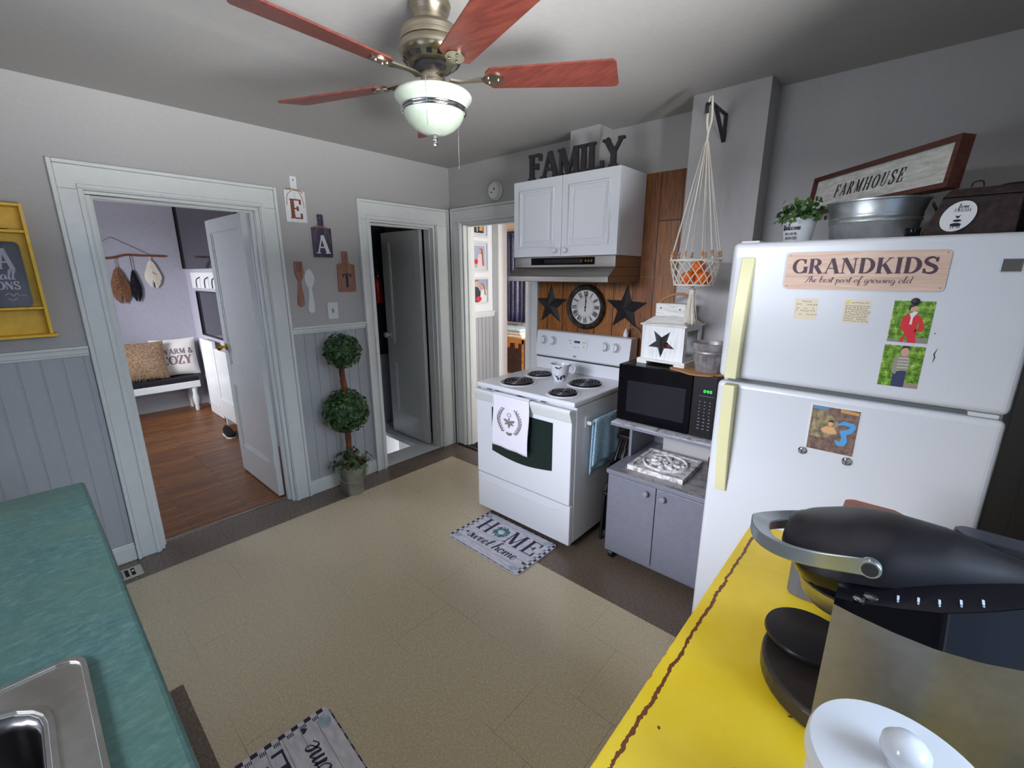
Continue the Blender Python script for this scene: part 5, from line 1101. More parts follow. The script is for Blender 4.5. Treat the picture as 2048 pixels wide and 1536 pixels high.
for a in (36, -20, -88, -158, 142):
    R_ = Matrix.Translation((FX, FY, ZB)) @ Matrix.Rotation(radians(a), 4, 'Z'); Rp = R_ @ Matrix.Rotation(radians(-12), 4, 'X')
    m = MB(); m.T = Rp; out = [(.175+.02*(1-sin(t)), .048*cos(t)) for t in [pi/2+ (pi)*i/8 for i in range(9)]]
    bl = [(.20, -.050), (.30, -.054), (.45, -.060), (.575, -.066), (.59, -.066), (.600, -.056), (.622, .050), (.618, .062), (.600, .066), (.45, .060), (.30, .054), (.20, .050), (.182, .03), (.176, 0), (.182, -.03)]
    m.prism(bl, -.003, .003); b = obj('blade', m, 'blade', fn, bev=.0015)
    m = MB(); m.T = R_; m.ribbon([(.058, 0), (.09, .012), (.13, .010), (.17, 0)], [.026, .018, .020, .03], -.006, .000); m.T = Rp; m.prism(ell(.205, 0, .036, .028, 20), -.0075, -.0032); [m.sph((x, y, -.0085), .0045, 8) for x, y in ((.19, .012), (.19, -.012), (.222, 0))]
    obj('blade_iron', m, 'nickel', b, smooth=40)
obj('glass_bowl', MB().lathe([(.040, H-.253), (.10, H-.262), (.126, H-.270), (.130, H-.277), (.128, H-.284), (.117, H-.296), (.109, H-.310), (.104, H-.322), (.100, H-.336), (.088, H-.356), (.066, H-.375), (.038, H-.388), (.0005, H-.392)], 56, (FX, FY, 0), cap=False), 'glassbowl', fn, smooth=60)
obj('metal_band', MB().lathe([(.108, H-.311), (.112, H-.313), (.112, H-.318), (.109, H-.320), (.110, H-.325), (.107, H-.328), (.1035, H-.326)], 56, (FX, FY, 0), cap=False), 'chrome', fn, smooth=60)
obj('finial', MB().lathe([(.0005, H-.388), (.009, H-.391), (.008, H-.402), (.010, H-.408), (.006, H-.413), (.009, H-.420), (.004, H-.430), (.0005, H-.434)], 16, (FX, FY, 0)), 'chrome', fn, smooth=60)
def chain_(x, y, zt, zb_): 
    m = MB(); z = zt
    while z > zb_: m.sph((x, y, z), .0016, 6); z -= .0042
    return m
cd = Vector((1.32, -1.09, 0)).normalized(); sd_ = Vector((-cd.y, cd.x, 0))
p0 = Vector((FX, FY, 0))+cd*.132-sd_*.022; m = chain_(p0.x, p0.y, H-.262, H-.402); q0 = Vector((FX, FY, H-.232))+cd*.048+sd_*.012
m.tube([tuple(q0), tuple((q0+Vector((p0.x, p0.y, H-.255)))/2+Vector((0, 0, -.006))), (p0.x, p0.y, H-.262)], .0014, 5); obj('pull_chain', m, 'chrome', fn, smooth=60)
p1 = Vector((FX, FY, 0))-cd*.10+sd_*.085; m = chain_(p1.x, p1.y, H-.20, H-.478); m.tube([(FX-cd.x*.04, FY-cd.y*.04, H-.212), (p1.x, p1.y, H-.20)], .0014, 5); obj('pull_chain', m, 'chrome', fn, smooth=60)
# ================================================================ counters in the foreground
gc = thing('sink_cabinet', 'white base cabinet run under the green worktop', 'cabinet', (2.3, -2.95, 0))
obj('body', boxes((1.145, 3.615, -3.295, -2.64, .09, .11), (1.145, 1.165, -3.295, -2.64, .1102, .873), (3.595, 3.615, -3.295, -2.64, .1102, .873), (1.1652, 3.5948, -3.295, -3.275, .1102, .873), (1.1652, 3.5948, -2.66, -2.64, .1102, .873)), 'whitep', gc); obj('toe_kick', boxes((1.16, 3.615, -3.295, -2.70, 0, .089)), 'black', gc)
for i in range(4):
    a = 1.15+i*.43; d = obj('cabinet_door', boxes((a, a+.42, -2.6395, -2.622, .12, .66)), 'whitep', gc, bev=.003)
    k = MB(); k.T = Matrix(((1,0,0,a+.385),(0,0,1,-2.6215),(0,1,0,.632),(0,0,0,1))); k.lathe([(.007, 0), (.007, .014), (.016, .020), (.017, .030), (.0005, .034)], 18); obj('door_knob', k, 'whitep', d, smooth=40)
    obj('drawer', boxes((a, a+.42, -2.6395, -2.622, .68, .86)), 'whitep', gc, bev=.003)
wt = MB(); X_, Y_ = (1.112, 2.10, 2.865, 3.617), (-3.298, -3.175, -2.72, -2.602); vs = [(x, y, z) for z in (.875, .914) for x in X_ for y in Y_]; fs_ = []
q_ = lambda i, j, k: k*16+i*4+j
for i in range(3):
    for j in range(3):
        if (i, j) != (1, 1): fs_ += [(q_(i,j,1), q_(i+1,j,1), q_(i+1,j+1,1), q_(i,j+1,1)), (q_(i,j,0), q_(i,j+1,0), q_(i+1,j+1,0), q_(i+1,j,0))]
for a, b in [((i,0),(i+1,0)) for i in range(3)]+[((3,j),(3,j+1)) for j in range(3)]+[((i+1,3),(i,3)) for i in range(3)]+[((0,j+1),(0,j)) for j in range(3)]+[((1,1),(1,2)),((1,2),(2,2)),((2,2),(2,1)),((2,1),(1,1))]: fs_.append((q_(*a,0), q_(*b,0), q_(*b,1), q_(*a,1)))
wt.add(vs, fs_)
wt = obj('green_worktop', wt, 'counter', bev=.010, seg=3); tag(wt, 'mottled green laminate worktop around the steel sink', 'worktop')
sk = thing('kitchen_sink', 'stainless steel sink set in the green worktop', 'sink', (2.5, -2.95, .914))
m = MB(); m.T = Matrix.Translation((0, 0, .9142)); plate_hole(m, rect(2.064, 2.90, -3.21, -2.686, .035), rect(2.135, 2.85, -3.15, -2.745, .07), 0, .006); plate_hole(m, rect(2.064, 2.90, -3.21, -2.686, .035), rect(2.072, 2.892, -3.202, -2.694, .03), .006, .009)
plate_hole(m, rect(2.122, 2.863, -3.163, -2.732, .08), rect(2.130, 2.855, -3.155, -2.740, .075), .006, .009); obj('rim', m, 'steelx', sk, bev=.002)
m = MB(); A = rect(2.135, 2.85, -3.15, -2.745, .07); k = len(A); cx_, cy_ = 2.49, -2.95; lv = [(1, .9195), (.975, .90), (.95, .80), (.90, .765), (.0, .76)]
vs = [(cx_+(x-cx_)*f_, cy_+(y-cy_)*f_, z) for f_, z in lv[:-1] for x, y in A]; fs_ = [(q*k+i, q*k+(i+1) % k, (q+1)*k+(i+1) % k, (q+1)*k+i) for q in range(3) for i in range(k)]+[tuple(range(3*k, 4*k))]
m.add(vs, fs_); obj('basin', m, mat('dark_basin_steel', L(110, 106, 104), .25, 1.0), sk, smooth=40, solid=.0015)
# yellow cabinet
yc_ = thing('yellow_cabinet', 'yellow painted cabinet with a chipped edge carrying the coffee maker', 'cabinet', (3.2, -2.0, 0))
obj('top', boxes((2.855, 3.612, -2.600, -1.385, .884, .914)), 'yellow', yc_, bev=.003); obj('body', boxes((2.885, 3.612, -2.598, -1.41, .0, .8835)), 'yellowp', yc_, bev=.002)
# coffee maker
cmk = thing('coffee_maker', 'silver and black single cup coffee maker on the yellow cabinet', 'coffee maker', (3.18, -1.855, .914)); CY = -1.855; Z0 = .9145
foot = [(3.37, CY-.10), (3.37, CY+.10)]+[(3.10+.115*cos(t), CY+.125*sin(t)) for t in [pi/2+pi*i/20 for i in range(21)]]
obj('base', MB().prism(foot, Z0, Z0+.034), mat('base_brown_black', L(48, 42, 38), .3), cmk, bev=.006, seg=3)
m = MB().lathe([(.050, .0346), (.062, .040), (.066, .048), (.064, .053), (.0005, .056)], 40, (3.045, CY+.028, Z0)); obj('drip_tray', m, 'black', cmk, smooth=50)
xs = [3.075, 3.10, 3.14, 3.18, 3.22, 3.26, 3.30, 3.335, 3.355]; Ws = [.118, .124, .129, .129, .119, .100, .072, .036, .008]; bt_ = [1.149, 1.156, 1.170, 1.182, 1.193, 1.203, 1.208, 1.210, 1.210]; ins_ = [.001, .003, .008, .015, .027, .038, .036, .020, .004]
def dense(xs_, *ys, n=24):
    out = []
    for i in range(n+1):
        x = xs_[0]+(xs_[-1]-xs_[0])*i/n; j = max(q for q in range(len(xs_)) if xs_[q] <= x+1e-9); j = min(j, len(xs_)-2); t = (x-xs_[j])/(xs_[j+1]-xs_[j]); out.append((x,)+tuple(y[j]+(y[j+1]-y[j])*t for y in ys))
    return out
DD = dense(xs, Ws, bt_, ins_, n=30); D = [(x, w_-s_, b) for x, w_, b, s_ in DD]
def skirt(lo, hi):
    m = MB(); a_ = [lo(*q) for q in DD]; b_ = [hi(*q) for q in DD]; loop = lambda Q: [(x, CY-w_, z) for x, w_, z in Q]+[(x, CY+w_, z) for x, w_, z in Q[::-1]]
    A_, B_ = loop(a_), loop(b_); n = len(A_); m.add(A_+B_, [(i, (i+1) % n, n+(i+1) % n, n+i) for i in range(n)]+[tuple(range(n))[::-1], tuple(range(n, 2*n))]); return m
obj('silver_housing', skirt(lambda x, w_, b, s_: (x, w_, Z0+.0345), lambda x, w_, b, s_: (x, w_, 1.140)), noisy('satin_silver_plastic', L(126, 122, 115), L(133, 129, 122), ns=60, rough=.42, metal=.65), cmk, smooth=50)
obj('black_belt', skirt(lambda x, w_, b, s_: (x, w_+.0006, 1.1402), lambda x, w_, b, s_: (x, w_-s_, b)), 'blackg', cmk, smooth=50)
# button deck and lid, lofted along x
def loft(st_, name, ms, par, sm=35):
    m = MB(); k = len(st_[0]); vs = [p for s_ in st_ for p in s_]; n = len(st_)
    m.add(vs, [(i*k+q, (i+1)*k+q, (i+1)*k+q+1, i*k+q+1) for i in range(n-1) for q in range(k-1)]+[(i*k, i*k+k-1, (i+1)*k+k-1, (i+1)*k) for i in range(n-1)]+[tuple(range(k)), tuple(range((n-1)*k, n*k))[::-1]]); return obj(name, m, ms, par, smooth=sm)
loft([[(x, CY-w_+.001, b+.0004), (x, CY-w_*.5, b+.010), (x, CY+w_*.5, b+.010), (x, CY+w_-.001, b+.0004)] for x, w_, b in D], 'button_deck', mat('deck_black', L(24, 23, 30), .22), cmk, 50)
xl = [2.992, 3.0, 3.02, 3.05, 3.08, 3.12, 3.18, 3.24, 3.30, 3.345]; wl = [.035, .052, .078, .093, .096, .088, .060, .034, .016, .005]; tl = [1.186, 1.196, 1.206, 1.2165, 1.2275, 1.236, 1.239, 1.2275, 1.218, 1.210]; zl = [1.165, 1.160, 1.158, 1.160, 1.165, 1.172, 1.182, 1.190, 1.196, 1.198]
def sec(x, w_, t_, b):
    o_ = []; N_ = 14
    for i in range(N_+1):
        a = pi*i/N_; c_ = cos(a); s_ = sin(a); o_.append((x, CY-w_*math.copysign(abs(c_)**.9, c_), b+(t_-b)*s_**.85))
    return o_
loft([sec(*d) for d in dense(xl, wl, tl, zl, n=40)], 'lid', noisy('dusty_black_plastic', L(22, 21, 25), L(36, 35, 40), ns=12, rough=.4, Specular_IOR_Level=.35), cmk, 60)
obj('brew_head', MB().lathe([(.030, 1.098), (.055, 1.104), (.074, 1.122), (.085, 1.145), (.089, 1.175)], 40, (3.083, CY, 0)), 'blackg', cmk, smooth=50)
obj('spout_ring', MB().lathe([(.026, 1.070), (.048, 1.072), (.058, 1.084), (.066, 1.112), (.062, 1.114), (.0005, 1.106)], 40, (3.083, CY, 0)), 'steelx', cmk, smooth=40)
obj('neck_column', boxes((3.0765, 3.12, CY-.10, CY+.10, Z0+.035, 1.15)), 'black', cmk)
# handle loop around the front
hpts = []
for i in range(33):
    a = -pi*.5+pi*i/32; s_ = sin(a); c_ = cos(a); hpts.append((3.103-.140*c_**.85, CY+.121*s_, (1.213 if s_ < 0 else 1.213-.045*s_)-.048*c_))
m = MB(); n = len(hpts); vs = []
for i, p in enumerate(hpts):
    a = Vector(hpts[max(i-1, 0)]); b = Vector(hpts[min(i+1, n-1)]); t = (b-a).normalized(); out = Vector((t.y, -t.x, 0)).normalized(); up = Vector((0, 0, 1)); hh = .011+.004*abs(sin(pi*(i/32-.5))); th = .0045 if i in range(3, 30) else .0035; wd_ = .020*(1-abs(i/16-1)) 
    P_ = Vector(p)
    vs += [tuple(P_-out*(th+wd_)-up*hh*.7), tuple(P_+out*th-up*hh), tuple(P_+out*th*1.3+up*hh*.6), tuple(P_-out*(th+wd_)+up*hh)]
m.add(vs, [(4*i+q, 4*i+4+q, 4*i+4+(q+1) % 4, 4*i+(q+1) % 4) for i in range(n-1) for q in range(4)]+[(0, 1, 2, 3), (4*n-1, 4*n-2, 4*n-3, 4*n-4)])
hl = obj('lift_handle', m, mat('satin_silver', L(176, 186, 192), .3, .9), cmk, bev=.002, smooth=50)
for sg in (-1, 1):
    m = MB(); m.T = Matrix.Translation((3.104, CY+sg*.118, 1.213 if sg < 0 else 1.168)) @ Matrix.Rotation(sg*-pi/2, 4, 'X'); m.lathe([(.012, -.004), (.0125, .006), (.0115, .008), (.0005, .008)], 28); pv = obj('pivot_cap', m, mat('satin_silver_cap', L(186, 194, 200), .3, .9), hl, smooth=40)
    m = MB(); m.T = Matrix.Translation((3.104, CY+sg*.118, 1.213 if sg < 0 else 1.168)) @ Matrix.Rotation(sg*-pi/2, 4, 'X'); m.lathe([(.0092, .0082), (.009, .0095), (.0005, .0098)], 28); obj('pivot_disc', m, 'blackm', pv, smooth=40)
m = MB()
def deckp(x, u):   # point on the near part of the deck
    d = min(D, key=lambda q: abs(q[0]-x)); w_, b = d[1], d[2]; return Vector((x, CY-w_+.001+(w_*.5)*u, b+.0008+.0096*u)), Vector((0, -.0096, w_*.5)).normalized()
for x, u, r in ((3.112, .24, .0075), (3.100, .10, .0060)):
    p_, n_ = deckp(x, u); q_ = n_.to_track_quat('Z', 'Y').to_matrix().to_4x4(); m.T = Matrix.Translation(p_) @ q_; m.lathe([(r, 0), (r*.85, .0025), (.0005, .003)], 20, sx=1.2, sy=.85)
obj('button', m, 'chrome', cmk, smooth=40)
m = MB()
for i in range(5):
    p_, n_ = deckp(3.138+i*.019, .30); q_ = n_.to_track_quat('Z', 'Y').to_matrix().to_4x4(); m.T = Matrix.Translation(p_) @ q_; m.box(-.0012, .0012, -.004, .005, 0, .0004); m.sph((0, -.0065, 0), .0012, 6)
obj('indicator_marks', m, mat('pale_marks', L(200, 214, 226), .5), cmk)
m = MB().prism(rect(3.20, 3.36, CY+.131, CY+.175, .02), Z0+.035, 1.185); obj('water_tank', m, mat('smoky_tank', L(54, 56, 62), .15), cmk, bev=.004); obj('tank_lid', MB().prism(rect(3.195, 3.362, CY+.129, CY+.178, .022), 1.1555, 1.166), 'blackg', cmk, bev=.003)
# canister
cn = thing('lidded_canister', 'white ceramic canister with a round knobbed lid in the near corner', 'canister', (3.159, -2.126, .9142))
obj('jar', MB().lathe([(.070, 0), (.074, .004), (.078, .02), (.078, .128), (.075, .134), (.0005, .135)], 56, (3.159, -2.126, .9145)), 'white', cn, smooth=35)
l_ = obj('lid', MB().lathe([(.0785, .136), (.082, .138), (.0835, .146), (.0825, .160), (.080, .1645), (.070, .166), (.04, .1675), (.0005, .168)], 64, (3.159, -2.126, .9145)), 'white', cn, smooth=30)
obj('lid_knob', MB().lathe([(.012, .167), (.010, .172), (.016, .177), (.021, .186), (.0205, .196), (.014, .204), (.0005, .2075)], 32, (3.159, -2.126, .9145)), 'white', l_, smooth=60)
# bread box with wooden lid
bb = thing('bread_box', 'grey box with a reddish wooden tabbed lid behind the coffee maker', 'bread box', (3.1, -1.6, .914))
obj('box', MB().prism(rect(2.985, 3.25, -1.655, -1.53, .02), .9145, 1.040), mat('grey_enamel', L(96, 98, 104), .4), bb, bev=.003)
lidp = [(2.975, -1.663), (3.262, -1.663), (3.262, -1.53), (3.25, -1.517), (3.175, -1.514), (3.155, -1.40), (3.138, -1.388), (3.062, -1.388), (3.046, -1.40), (3.044, -1.512), (2.985, -1.517), (2.972, -1.53)]
obj('wooden_lid', MB().prism(lidp, 1.0405, 1.058), wood('reddish_lid_wood', L(110, 58, 44), L(140, 82, 64), L(164, 106, 86), (3, 24, 20)), bb, bev=.004, seg=3)
# ================================================================ things in the entry room
bn = thing('bench', 'low white bench with turned legs against the entry room wall', 'bench', (-3.2, -1.75, 0))
obj('seat_frame', boxes((-3.368, -3.062, -2.30, -1.312, .285, .362)), 'whitep', bn, bev=.006)
for x in (-3.10, -3.32):
    for y in (-1.375, -2.22): obj('leg', MB().lathe([(.018, 0), (.024, .03), (.020, .06), (.030, .12), (.032, .16), (.022, .21), (.026, .25), (.032, .284)], 16, (x, y, 0)), 'whitep', bn, smooth=50)
cu = obj('bench_cushion', boxes((-3.366, -3.068, -2.29, -1.32, .3625, .415)), 'blackcloth', bev=.012, seg=3); tag(cu, 'thin black cushion lying along the white bench', 'cushion')
def pillow(w_, h_, t_, n=18):
    m = MB(); f_ = lambda u, v: t_/2*(max(0, 1-abs(u)**2.6)*max(0, 1-abs(v)**2.6))**.55
    for sg in (-1, 1): m.grid(lambda a, b: ((2*a-1)*w_/2*(1-.05*(1-abs(2*b-1)**2)), sg*-f_(2*a-1, 2*b-1), (2*b-1)*h_/2*(1-.06*(1-abs(2*a-1)**2))+h_/2), n, n)
    return m, f_
lp = thing('lettered_pillow', 'off-white pillow lettered WARM & COZY on the bench', 'pillow', (-3.235, -1.475, .4165)); lp.rotation_euler = (radians(-10), 0, pi/2+radians(-3))
pm_, pf = pillow(.44, .44, .13); obj('cover', pm_, 'linen', lp, smooth=60, local=True)
tm = MB(); serif(tm, 'WARM &', .175, .255, .062, .001, .2, .08, .01, .86, align='r'); serif(tm, 'COZY', .150, .135, .100, .001, .2, .08, .0, .84, align='r')
m = MB(); m.add([(a, -pf(2*a/.44, 2*(b/.44)-1)-.0012-c_, b) for a, b, c_ in tm.v], tm.f); obj('lettering', m, mat('mauve_print', L(124, 104, 110), .8), lp, local=True)
fp = thing('fur_pillow', 'shaggy tan faux fur pillow in front of the lettered one', 'pillow', (-3.15, -1.83, .424)); fp.rotation_euler = (radians(-8), 0, pi/2)
pm_, pf = pillow(.52, .43, .15, 26)
rn = random.Random(6); o = obj('fur_cover', pm_, 'fur', fp, smooth=60, local=True)
m = MB()
for i in range(2600):
    u, v = rn.uniform(-.97, .97), rn.uniform(-.97, .97); a, b = u*.26, v*.215+.215; y_ = -pf(u, v); dx, dz = rn.uniform(-.016, .016), rn.uniform(-.02, .006)
    m.add([(a-.002, y_, b), (a+.002, y_, b), (a+dx, y_-.012, b+dz)], [(0, 1, 2)])
obj('fur_tufts', m, 'fur', fp, local=True)
dw = thing('driftwood_hanging', 'driftwood wall hanging with three woven leaves above the bench', 'wall hanging', (-3.37, -1.75, 1.77))
obj('stick', MB().tube(cat_rom([(-3.375, -2.15, 1.79), (-3.375, -1.93, 1.752), (-3.375, -1.84, 1.752), (-3.375, -1.72, 1.785), (-3.375, -1.6, 1.782), (-3.375, -1.375, 1.78)], 5), .011, 8), 'bark', dw, smooth=60)
obj('cord', MB().tube([(-3.379, -2.1, 1.79), (-3.382, -1.815, 1.965), (-3.379, -1.50, 1.785)], .0025, 5), mat('grey_string', L(110, 104, 104), .8), dw)
def fringe(y, z0, z1, wd_, mt_, seed, nm):
    m = MB(); rn = random.Random(seed); h_ = z0-z1; m.tube([(-3.372, y, 1.775), (-3.372, y, z1+.02)], .003, 5)
    for i in range(260):
        t = rn.random(); z = z0-h_*t*.8; s_ = rn.choice((-1, 1)); l = wd_/2*(sin(pi*min(1, t*.85+.12))**.7)*rn.uniform(.8, 1.05); m.tube([(-3.374+rn.uniform(-.006, .008), y, z), (-3.368, y+s_*l*.6, z-.03*h_/.3), (-3.370, y+s_*l, z-.11*h_/.3)], .0028, 3)
    obj(nm, m, mt_, dw)
fringe(-1.815, 1.66, 1.32, .17, noisy('rust_brown_yarn', L(108, 72, 50), L(150, 108, 78), ns=60, rough=.95), 1, 'brown_leaf'); fringe(-1.685, 1.63, 1.33, .10, 'blackcloth', 2, 'black_leaf'); fringe(-1.515, 1.74, 1.47, .15, 'rope', 3, 'white_leaf')
def framed(name, label, cat, x0, x1, z0, z1, fw_, fm, im, y=-1.2005):
    t = thing(name, label, cat, ((x0+x1)/2, y, (z0+z1)/2)); m = MB(); m.T = plane_xz(0, y, 0); plate_hole(m, rect(x0, x1, z0, z1), rect(x0+fw_, x1-fw_, z0+fw_, z1-fw_), 0, .03); obj('frame', m, fm, t)
    m = MB(); m.T = plane_xz(0, y, 0); m.prism(rect(x0+fw_, x1-fw_, z0+fw_, z1-fw_), .004, .012); obj('glass', m, im, t)
framed('wall_mirror', 'large dark mirror high on the entry room side wall', 'mirror', -3.36, -1.4, 1.64, 2.40, .004, 'black', 'mirror')
framed('wall_mirror', 'smaller dark mirror lower on the entry room side wall', 'mirror', -2.98, -1.7, .90, 1.40, .012, 'black', 'mirror')
rk = thing('coat_rack', 'white coat rail between the two dark mirrors', 'coat rack', (-2.5, -1.2005, 1.5)); obj('rail_board', boxes((-3.1, -1.9, -1.222, -1.2005, 1.43, 1.60)), 'whitep', rk, bev=.003)
for x in (-2.75, -2.45, -2.2, -2.0): obj('hook', MB().tube([(x, -1.2225, 1.55), (x, -1.255, 1.53), (x, -1.262, 1.50), (x, -1.262, 1.44)], .006, 6), 'blackm', rk)
wd = thing('cabinet_door_panel', 'white panelled door leaning on the entry room side wall', 'door panel', (-2.65, -1.25, 0)); m = boxes((-2.90, -2.46, -1.285, -1.255, .005, .875)); m2 = MB(); m2.T = plane_xz(0, -1.285, 0); plate_hole(m2, rect(-2.84, -2.52, .12, .80), rect(-2.82, -2.54, .14, .78), 0, .006); m.add(m2.v, m2.f); obj('panel', m, 'whitep', wd, bev=.002)
wb = thing('storage_bin', 'white storage unit standing behind the open entry door', 'storage unit', (-2.0, -1.27, 0)); obj('unit', boxes((-2.25, -1.65, -1.33, -1.2015, .085, .83)), 'trim', wb, bev=.005); obj('drawer_front', boxes((-2.23, -1.67, -1.342, -1.3305, .11, .30)), 'trim', wb, bev=.003); [obj('leg', boxes((x, x+.03, -1.32, -1.22, 0, .0845)), 'trim', wb) for x in (-2.24, -1.69)]
sh_ = thing('sneaker', 'black and white sneaker on the oak floor by the storage unit', 'shoe', (-1.75, -1.45, 0)); m = MB()
loft([[(-1.93+.22*t, -1.42-.038*w_, .018), (-1.93+.22*t, -1.42-.036*w_, .018+h_*.6), (-1.93+.22*t, -1.42, .018+h_), (-1.93+.22*t, -1.42+.036*w_, .018+h_*.6), (-1.93+.22*t, -1.42+.038*w_, .018)] for t, w_, h_ in ((0, .5, .06), (.08, .8, .08), (.3, .85, .085), (.5, .95, .06), (.75, 1.1, .04), (.95, .8, .03), (1, .4, .02))], 'upper', 'blackcloth', sh_, 60)
obj('sole', MB().prism([(-1.93+.22*t, -1.42-.042*w_) for t, w_ in ((0, .5), (.1, .9), (.5, .95), (.8, 1.1), (1, .4))]+[(-1.93+.22*t, -1.42+.042*w_) for t, w_ in ((1, .4), (.8, 1.1), (.5, .95), (.1, .9), (0, .5))], .0005, .018), 'paper', sh_)
# stairwell
fe = thing('fire_extinguisher', 'red fire extinguisher mounted on the dark stairwell wall', 'fire extinguisher', (-.93, -.17, 1.35)); ex, ey = -.945, -.165
obj('tank', MB().lathe([(.044, 1.30), (.047, 1.31), (.047, 1.50), (.040, 1.53), (.020, 1.55), (.0005, 1.552)], 24, (ex, ey, 0)), 'red', fe, smooth=50)
obj('valve', MB().lathe([(.014, 1.552), (.016, 1.575), (.0005, 1.58)], 12, (ex, ey, 0)).box(ex-.01, ex+.05, ey-.007, ey+.007, 1.58, 1.592).box(ex-.01, ex+.055, ey-.007, ey+.007, 1.604, 1.612), 'chrome', fe); obj('gauge', MB().sph((ex+.03, ey, 1.565), .011, 10), 'paper', fe); obj('wall_strap', boxes((-.9995, ex-.047, ey-.02, ey+.02, 1.38, 1.5)), 'blackm', fe)
# hall: framed photos
def frame3(label, za, zb, fig):
    t = thing('picture_frame', label, 'picture', (.0905, .26, (za+zb)/2), group='white framed portraits in the hall'); T = plane_yz(.0905, 0, 0); a, b = .148, .362
    m = MB(); m.T = T; plate_hole(m, rect(a, b, za, zb), rect(a+.014, b-.014, za+.014, zb-.014), 0, .018); obj('frame', m, 'trim', t, bev=.001)
    m = MB(); m.T = T; m.prism(rect(a+.014, b-.014, za+.014, zb-.014), .001, .004); obj('mount', m, mat('pale_mount', L(206, 208, 216), .6), t)
    i = .036 if fig < 2 else .016; m = MB(); m.T = T; m.prism(rect(a+i, b-i, za+i, zb-i), .0042, .0048); pr = obj('portrait_print', m, 'pgrey', t); W_, H_ = b-a-2*i, zb-za-2*i; S = lambda p: [(a+i+u*W_, za+i+v*H_) for u, v in p]
    def lay(nm, ps, mt_, k):
        m = MB(); m.T = T; [m.prism(S(q), .0049+.0002*k, .0050+.0002*k+.00002*j) for j, q in enumerate(ps)]; obj(nm, m, mt_, pr)
    if fig == 0: lay('printed_scene', [[(.1, 0), (.9, 0), (.9, .5), (.1, .5)], [(.2, .5), (.45, .5), (.4, .9), (.25, .9)]], 'pdark', 0); lay('printed_glow', [[(.55, .1), (.85, .1), (.85, .8), (.6, .7)], [(.3, .05), (.42, .05), (.42, .4), (.3, .4)]], 'ptan', 1)
    if fig == 1: lay('printed_dress', [[(.30, 0), (.95, 0), (.90, .5), (.70, .68), (.45, .60), (.35, .3)]], mat('printed_blush', L(226, 200, 200), .6), 0); lay('printed_hair', [[(.55, .9), (.80, .86), (.86, .5), (.92, .1), (.78, .1), (.72, .6), (.50, .78)]], mat('printed_auburn', L(150, 92, 80), .6), 1); lay('printed_face', [ell(.58, .76, .10, .10, 14)], 'skin', 2); lay('printed_bouquet', [ell(.22, .28, .16, .12, 12)], 'pred', 3)
    if fig == 2: lay('printed_suit', [[(.0, 0), (.55, 0), (.55, .45), (.38, .66), (.12, .70), (0, .60)]], 'pdark', 0); lay('printed_dress', [[(.45, 0), (1, 0), (1, .50), (.85, .62), (.60, .50)]], 'paper', 1); lay('printed_face', [ell(.28, .82, .14, .13, 14), ell(.64, .68, .12, .12, 14)], 'skin', 2); lay('printed_hair', [[(.14, .88), (.18, .99), (.38, .99), (.42, .9), (.30, .93)], [(.55, .78), (.68, .86), (.85, .7), (.95, .3), (.85, .3), (.76, .66), (.66, .78)]], mat('printed_brown_hair', L(160, 110, 88), .6), 3); lay('printed_bouquet', [ell(.42, .14, .20, .12, 14)], 'pred', 4)
frame3('topmost white framed portrait in the hall, cut off by the doorway', 1.905, 2.17, 0)

frame3('middle white framed portrait of a woman in a pale dress', 1.603, 1.866, 1)
frame3('lowest white framed portrait of a couple with red flowers', 1.315, 1.560-.01, 2)
hv = thing('wall_register', 'white wall register low in the hall', 'vent', (.098, .18, .2)); m = MB(); m.T = plane_yz(.0975, 0, 0); m.prism(rect(.142, .222, .05, .335), 0, .006); obj('plate', m, 'trim', hv, bev=.001)
m = MB(); m.T = plane_yz(.0975, 0, 0); [m.prism(rect(.155, .212, .075+.03*i, .090+.03*i), .0061, .0066) for i in range(8)]; obj('slots', m, mat('shadow_grey', L(120, 120, 120), .6), hv)
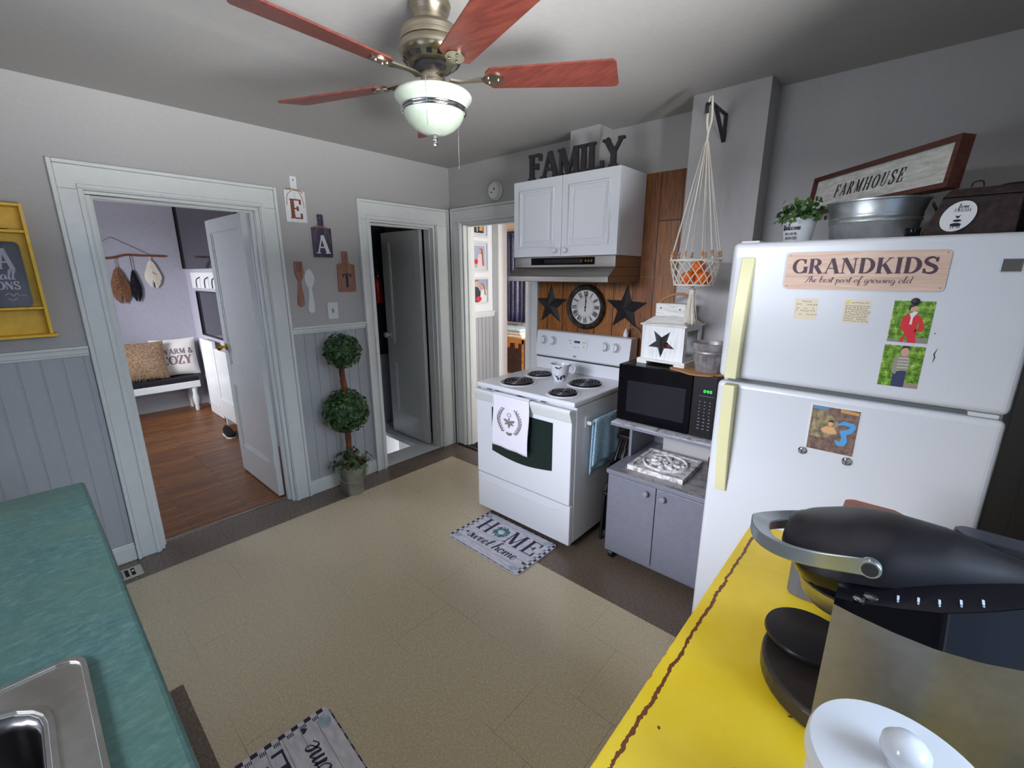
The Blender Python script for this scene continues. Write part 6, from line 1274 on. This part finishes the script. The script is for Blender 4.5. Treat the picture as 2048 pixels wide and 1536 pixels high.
# far room
cr = thing('window_curtain', 'long navy satin curtain at the far room window', 'curtain', (-1.75, 2.93, 1.4)); m = MB().grid(lambda u, v: (-2.02+.50*u, 2.93+.025*sin(u*34)+.01*sin(u*11), 2.22-1.42*v), 70, 8); obj('drape', m, 'curtain', cr, smooth=0, solid=.002)
obj('curtain_rod', MB().tube([(-2.1, 2.93, 2.235), (-.8, 2.93, 2.235)], .012, 8), 'blackm', cr, smooth=60)
st('trim_16', boxes((-2.6, -.7, 2.955, 2.9995, .77, .83)), 'trim', 'white window sill board in the far room')
tk = thing('steamer_trunk', 'dark trunk with brass bound edges in the far room', 'trunk', (-1.8, 2.7, 0)); obj('case', boxes((-2.35, -1.245, 2.48, 2.93, .012, .60)), 'trunk', tk, bev=.004)
m = boxes(*[(x, x+.035, 2.474, 2.4795, .01, .602) for x in (-2.35, -1.28)], (-2.35, -1.245, 2.474, 2.4795, .01, .045), (-2.35, -1.245, 2.474, 2.4795, .535, .602), (-2.36, -1.235, 2.47, 2.935, .6005, .612)); obj('binding', m, noisy('brass_binding', L(196, 130, 60), L(222, 170, 100), ns=20, rough=.35, metal=.4), tk)
m = MB(); m.T = plane_xz(0, 2.4735, 0); [m.prism(rect(x-.03, x+.03, .46, .56, .012), 0, .012) for x in (-2.0, -1.70, -1.55, -1.38)]; obj('latch', m, noisy('copper_latch', L(206, 116, 50), L(224, 150, 90), ns=20, rough=.35, metal=.4), tk)
fb = thing('folded_blanket', 'pile of folded pale blankets on the trunk', 'blanket', (-1.85, 2.7, .612)); [obj('fold', boxes((-2.28+.03*i, -1.30-.02*i, 2.50, 2.88, .6125+.045*i, .6555+.045*i)), ('linen', 'rope', 'matblue')[i], fb, bev=.015, seg=3) for i in range(3)]
fc = obj('floor_cloth', MB().grid(lambda u, v: (-1.58+.5*u, 2.15+.24*v, .004+.05*sin(pi*u)*sin(pi*v)*(1+.3*sin(9*u))), 14, 10), 'linen', smooth=0, solid=.003); tag(fc, 'crumpled white cloth on the far room floor', 'cloth')
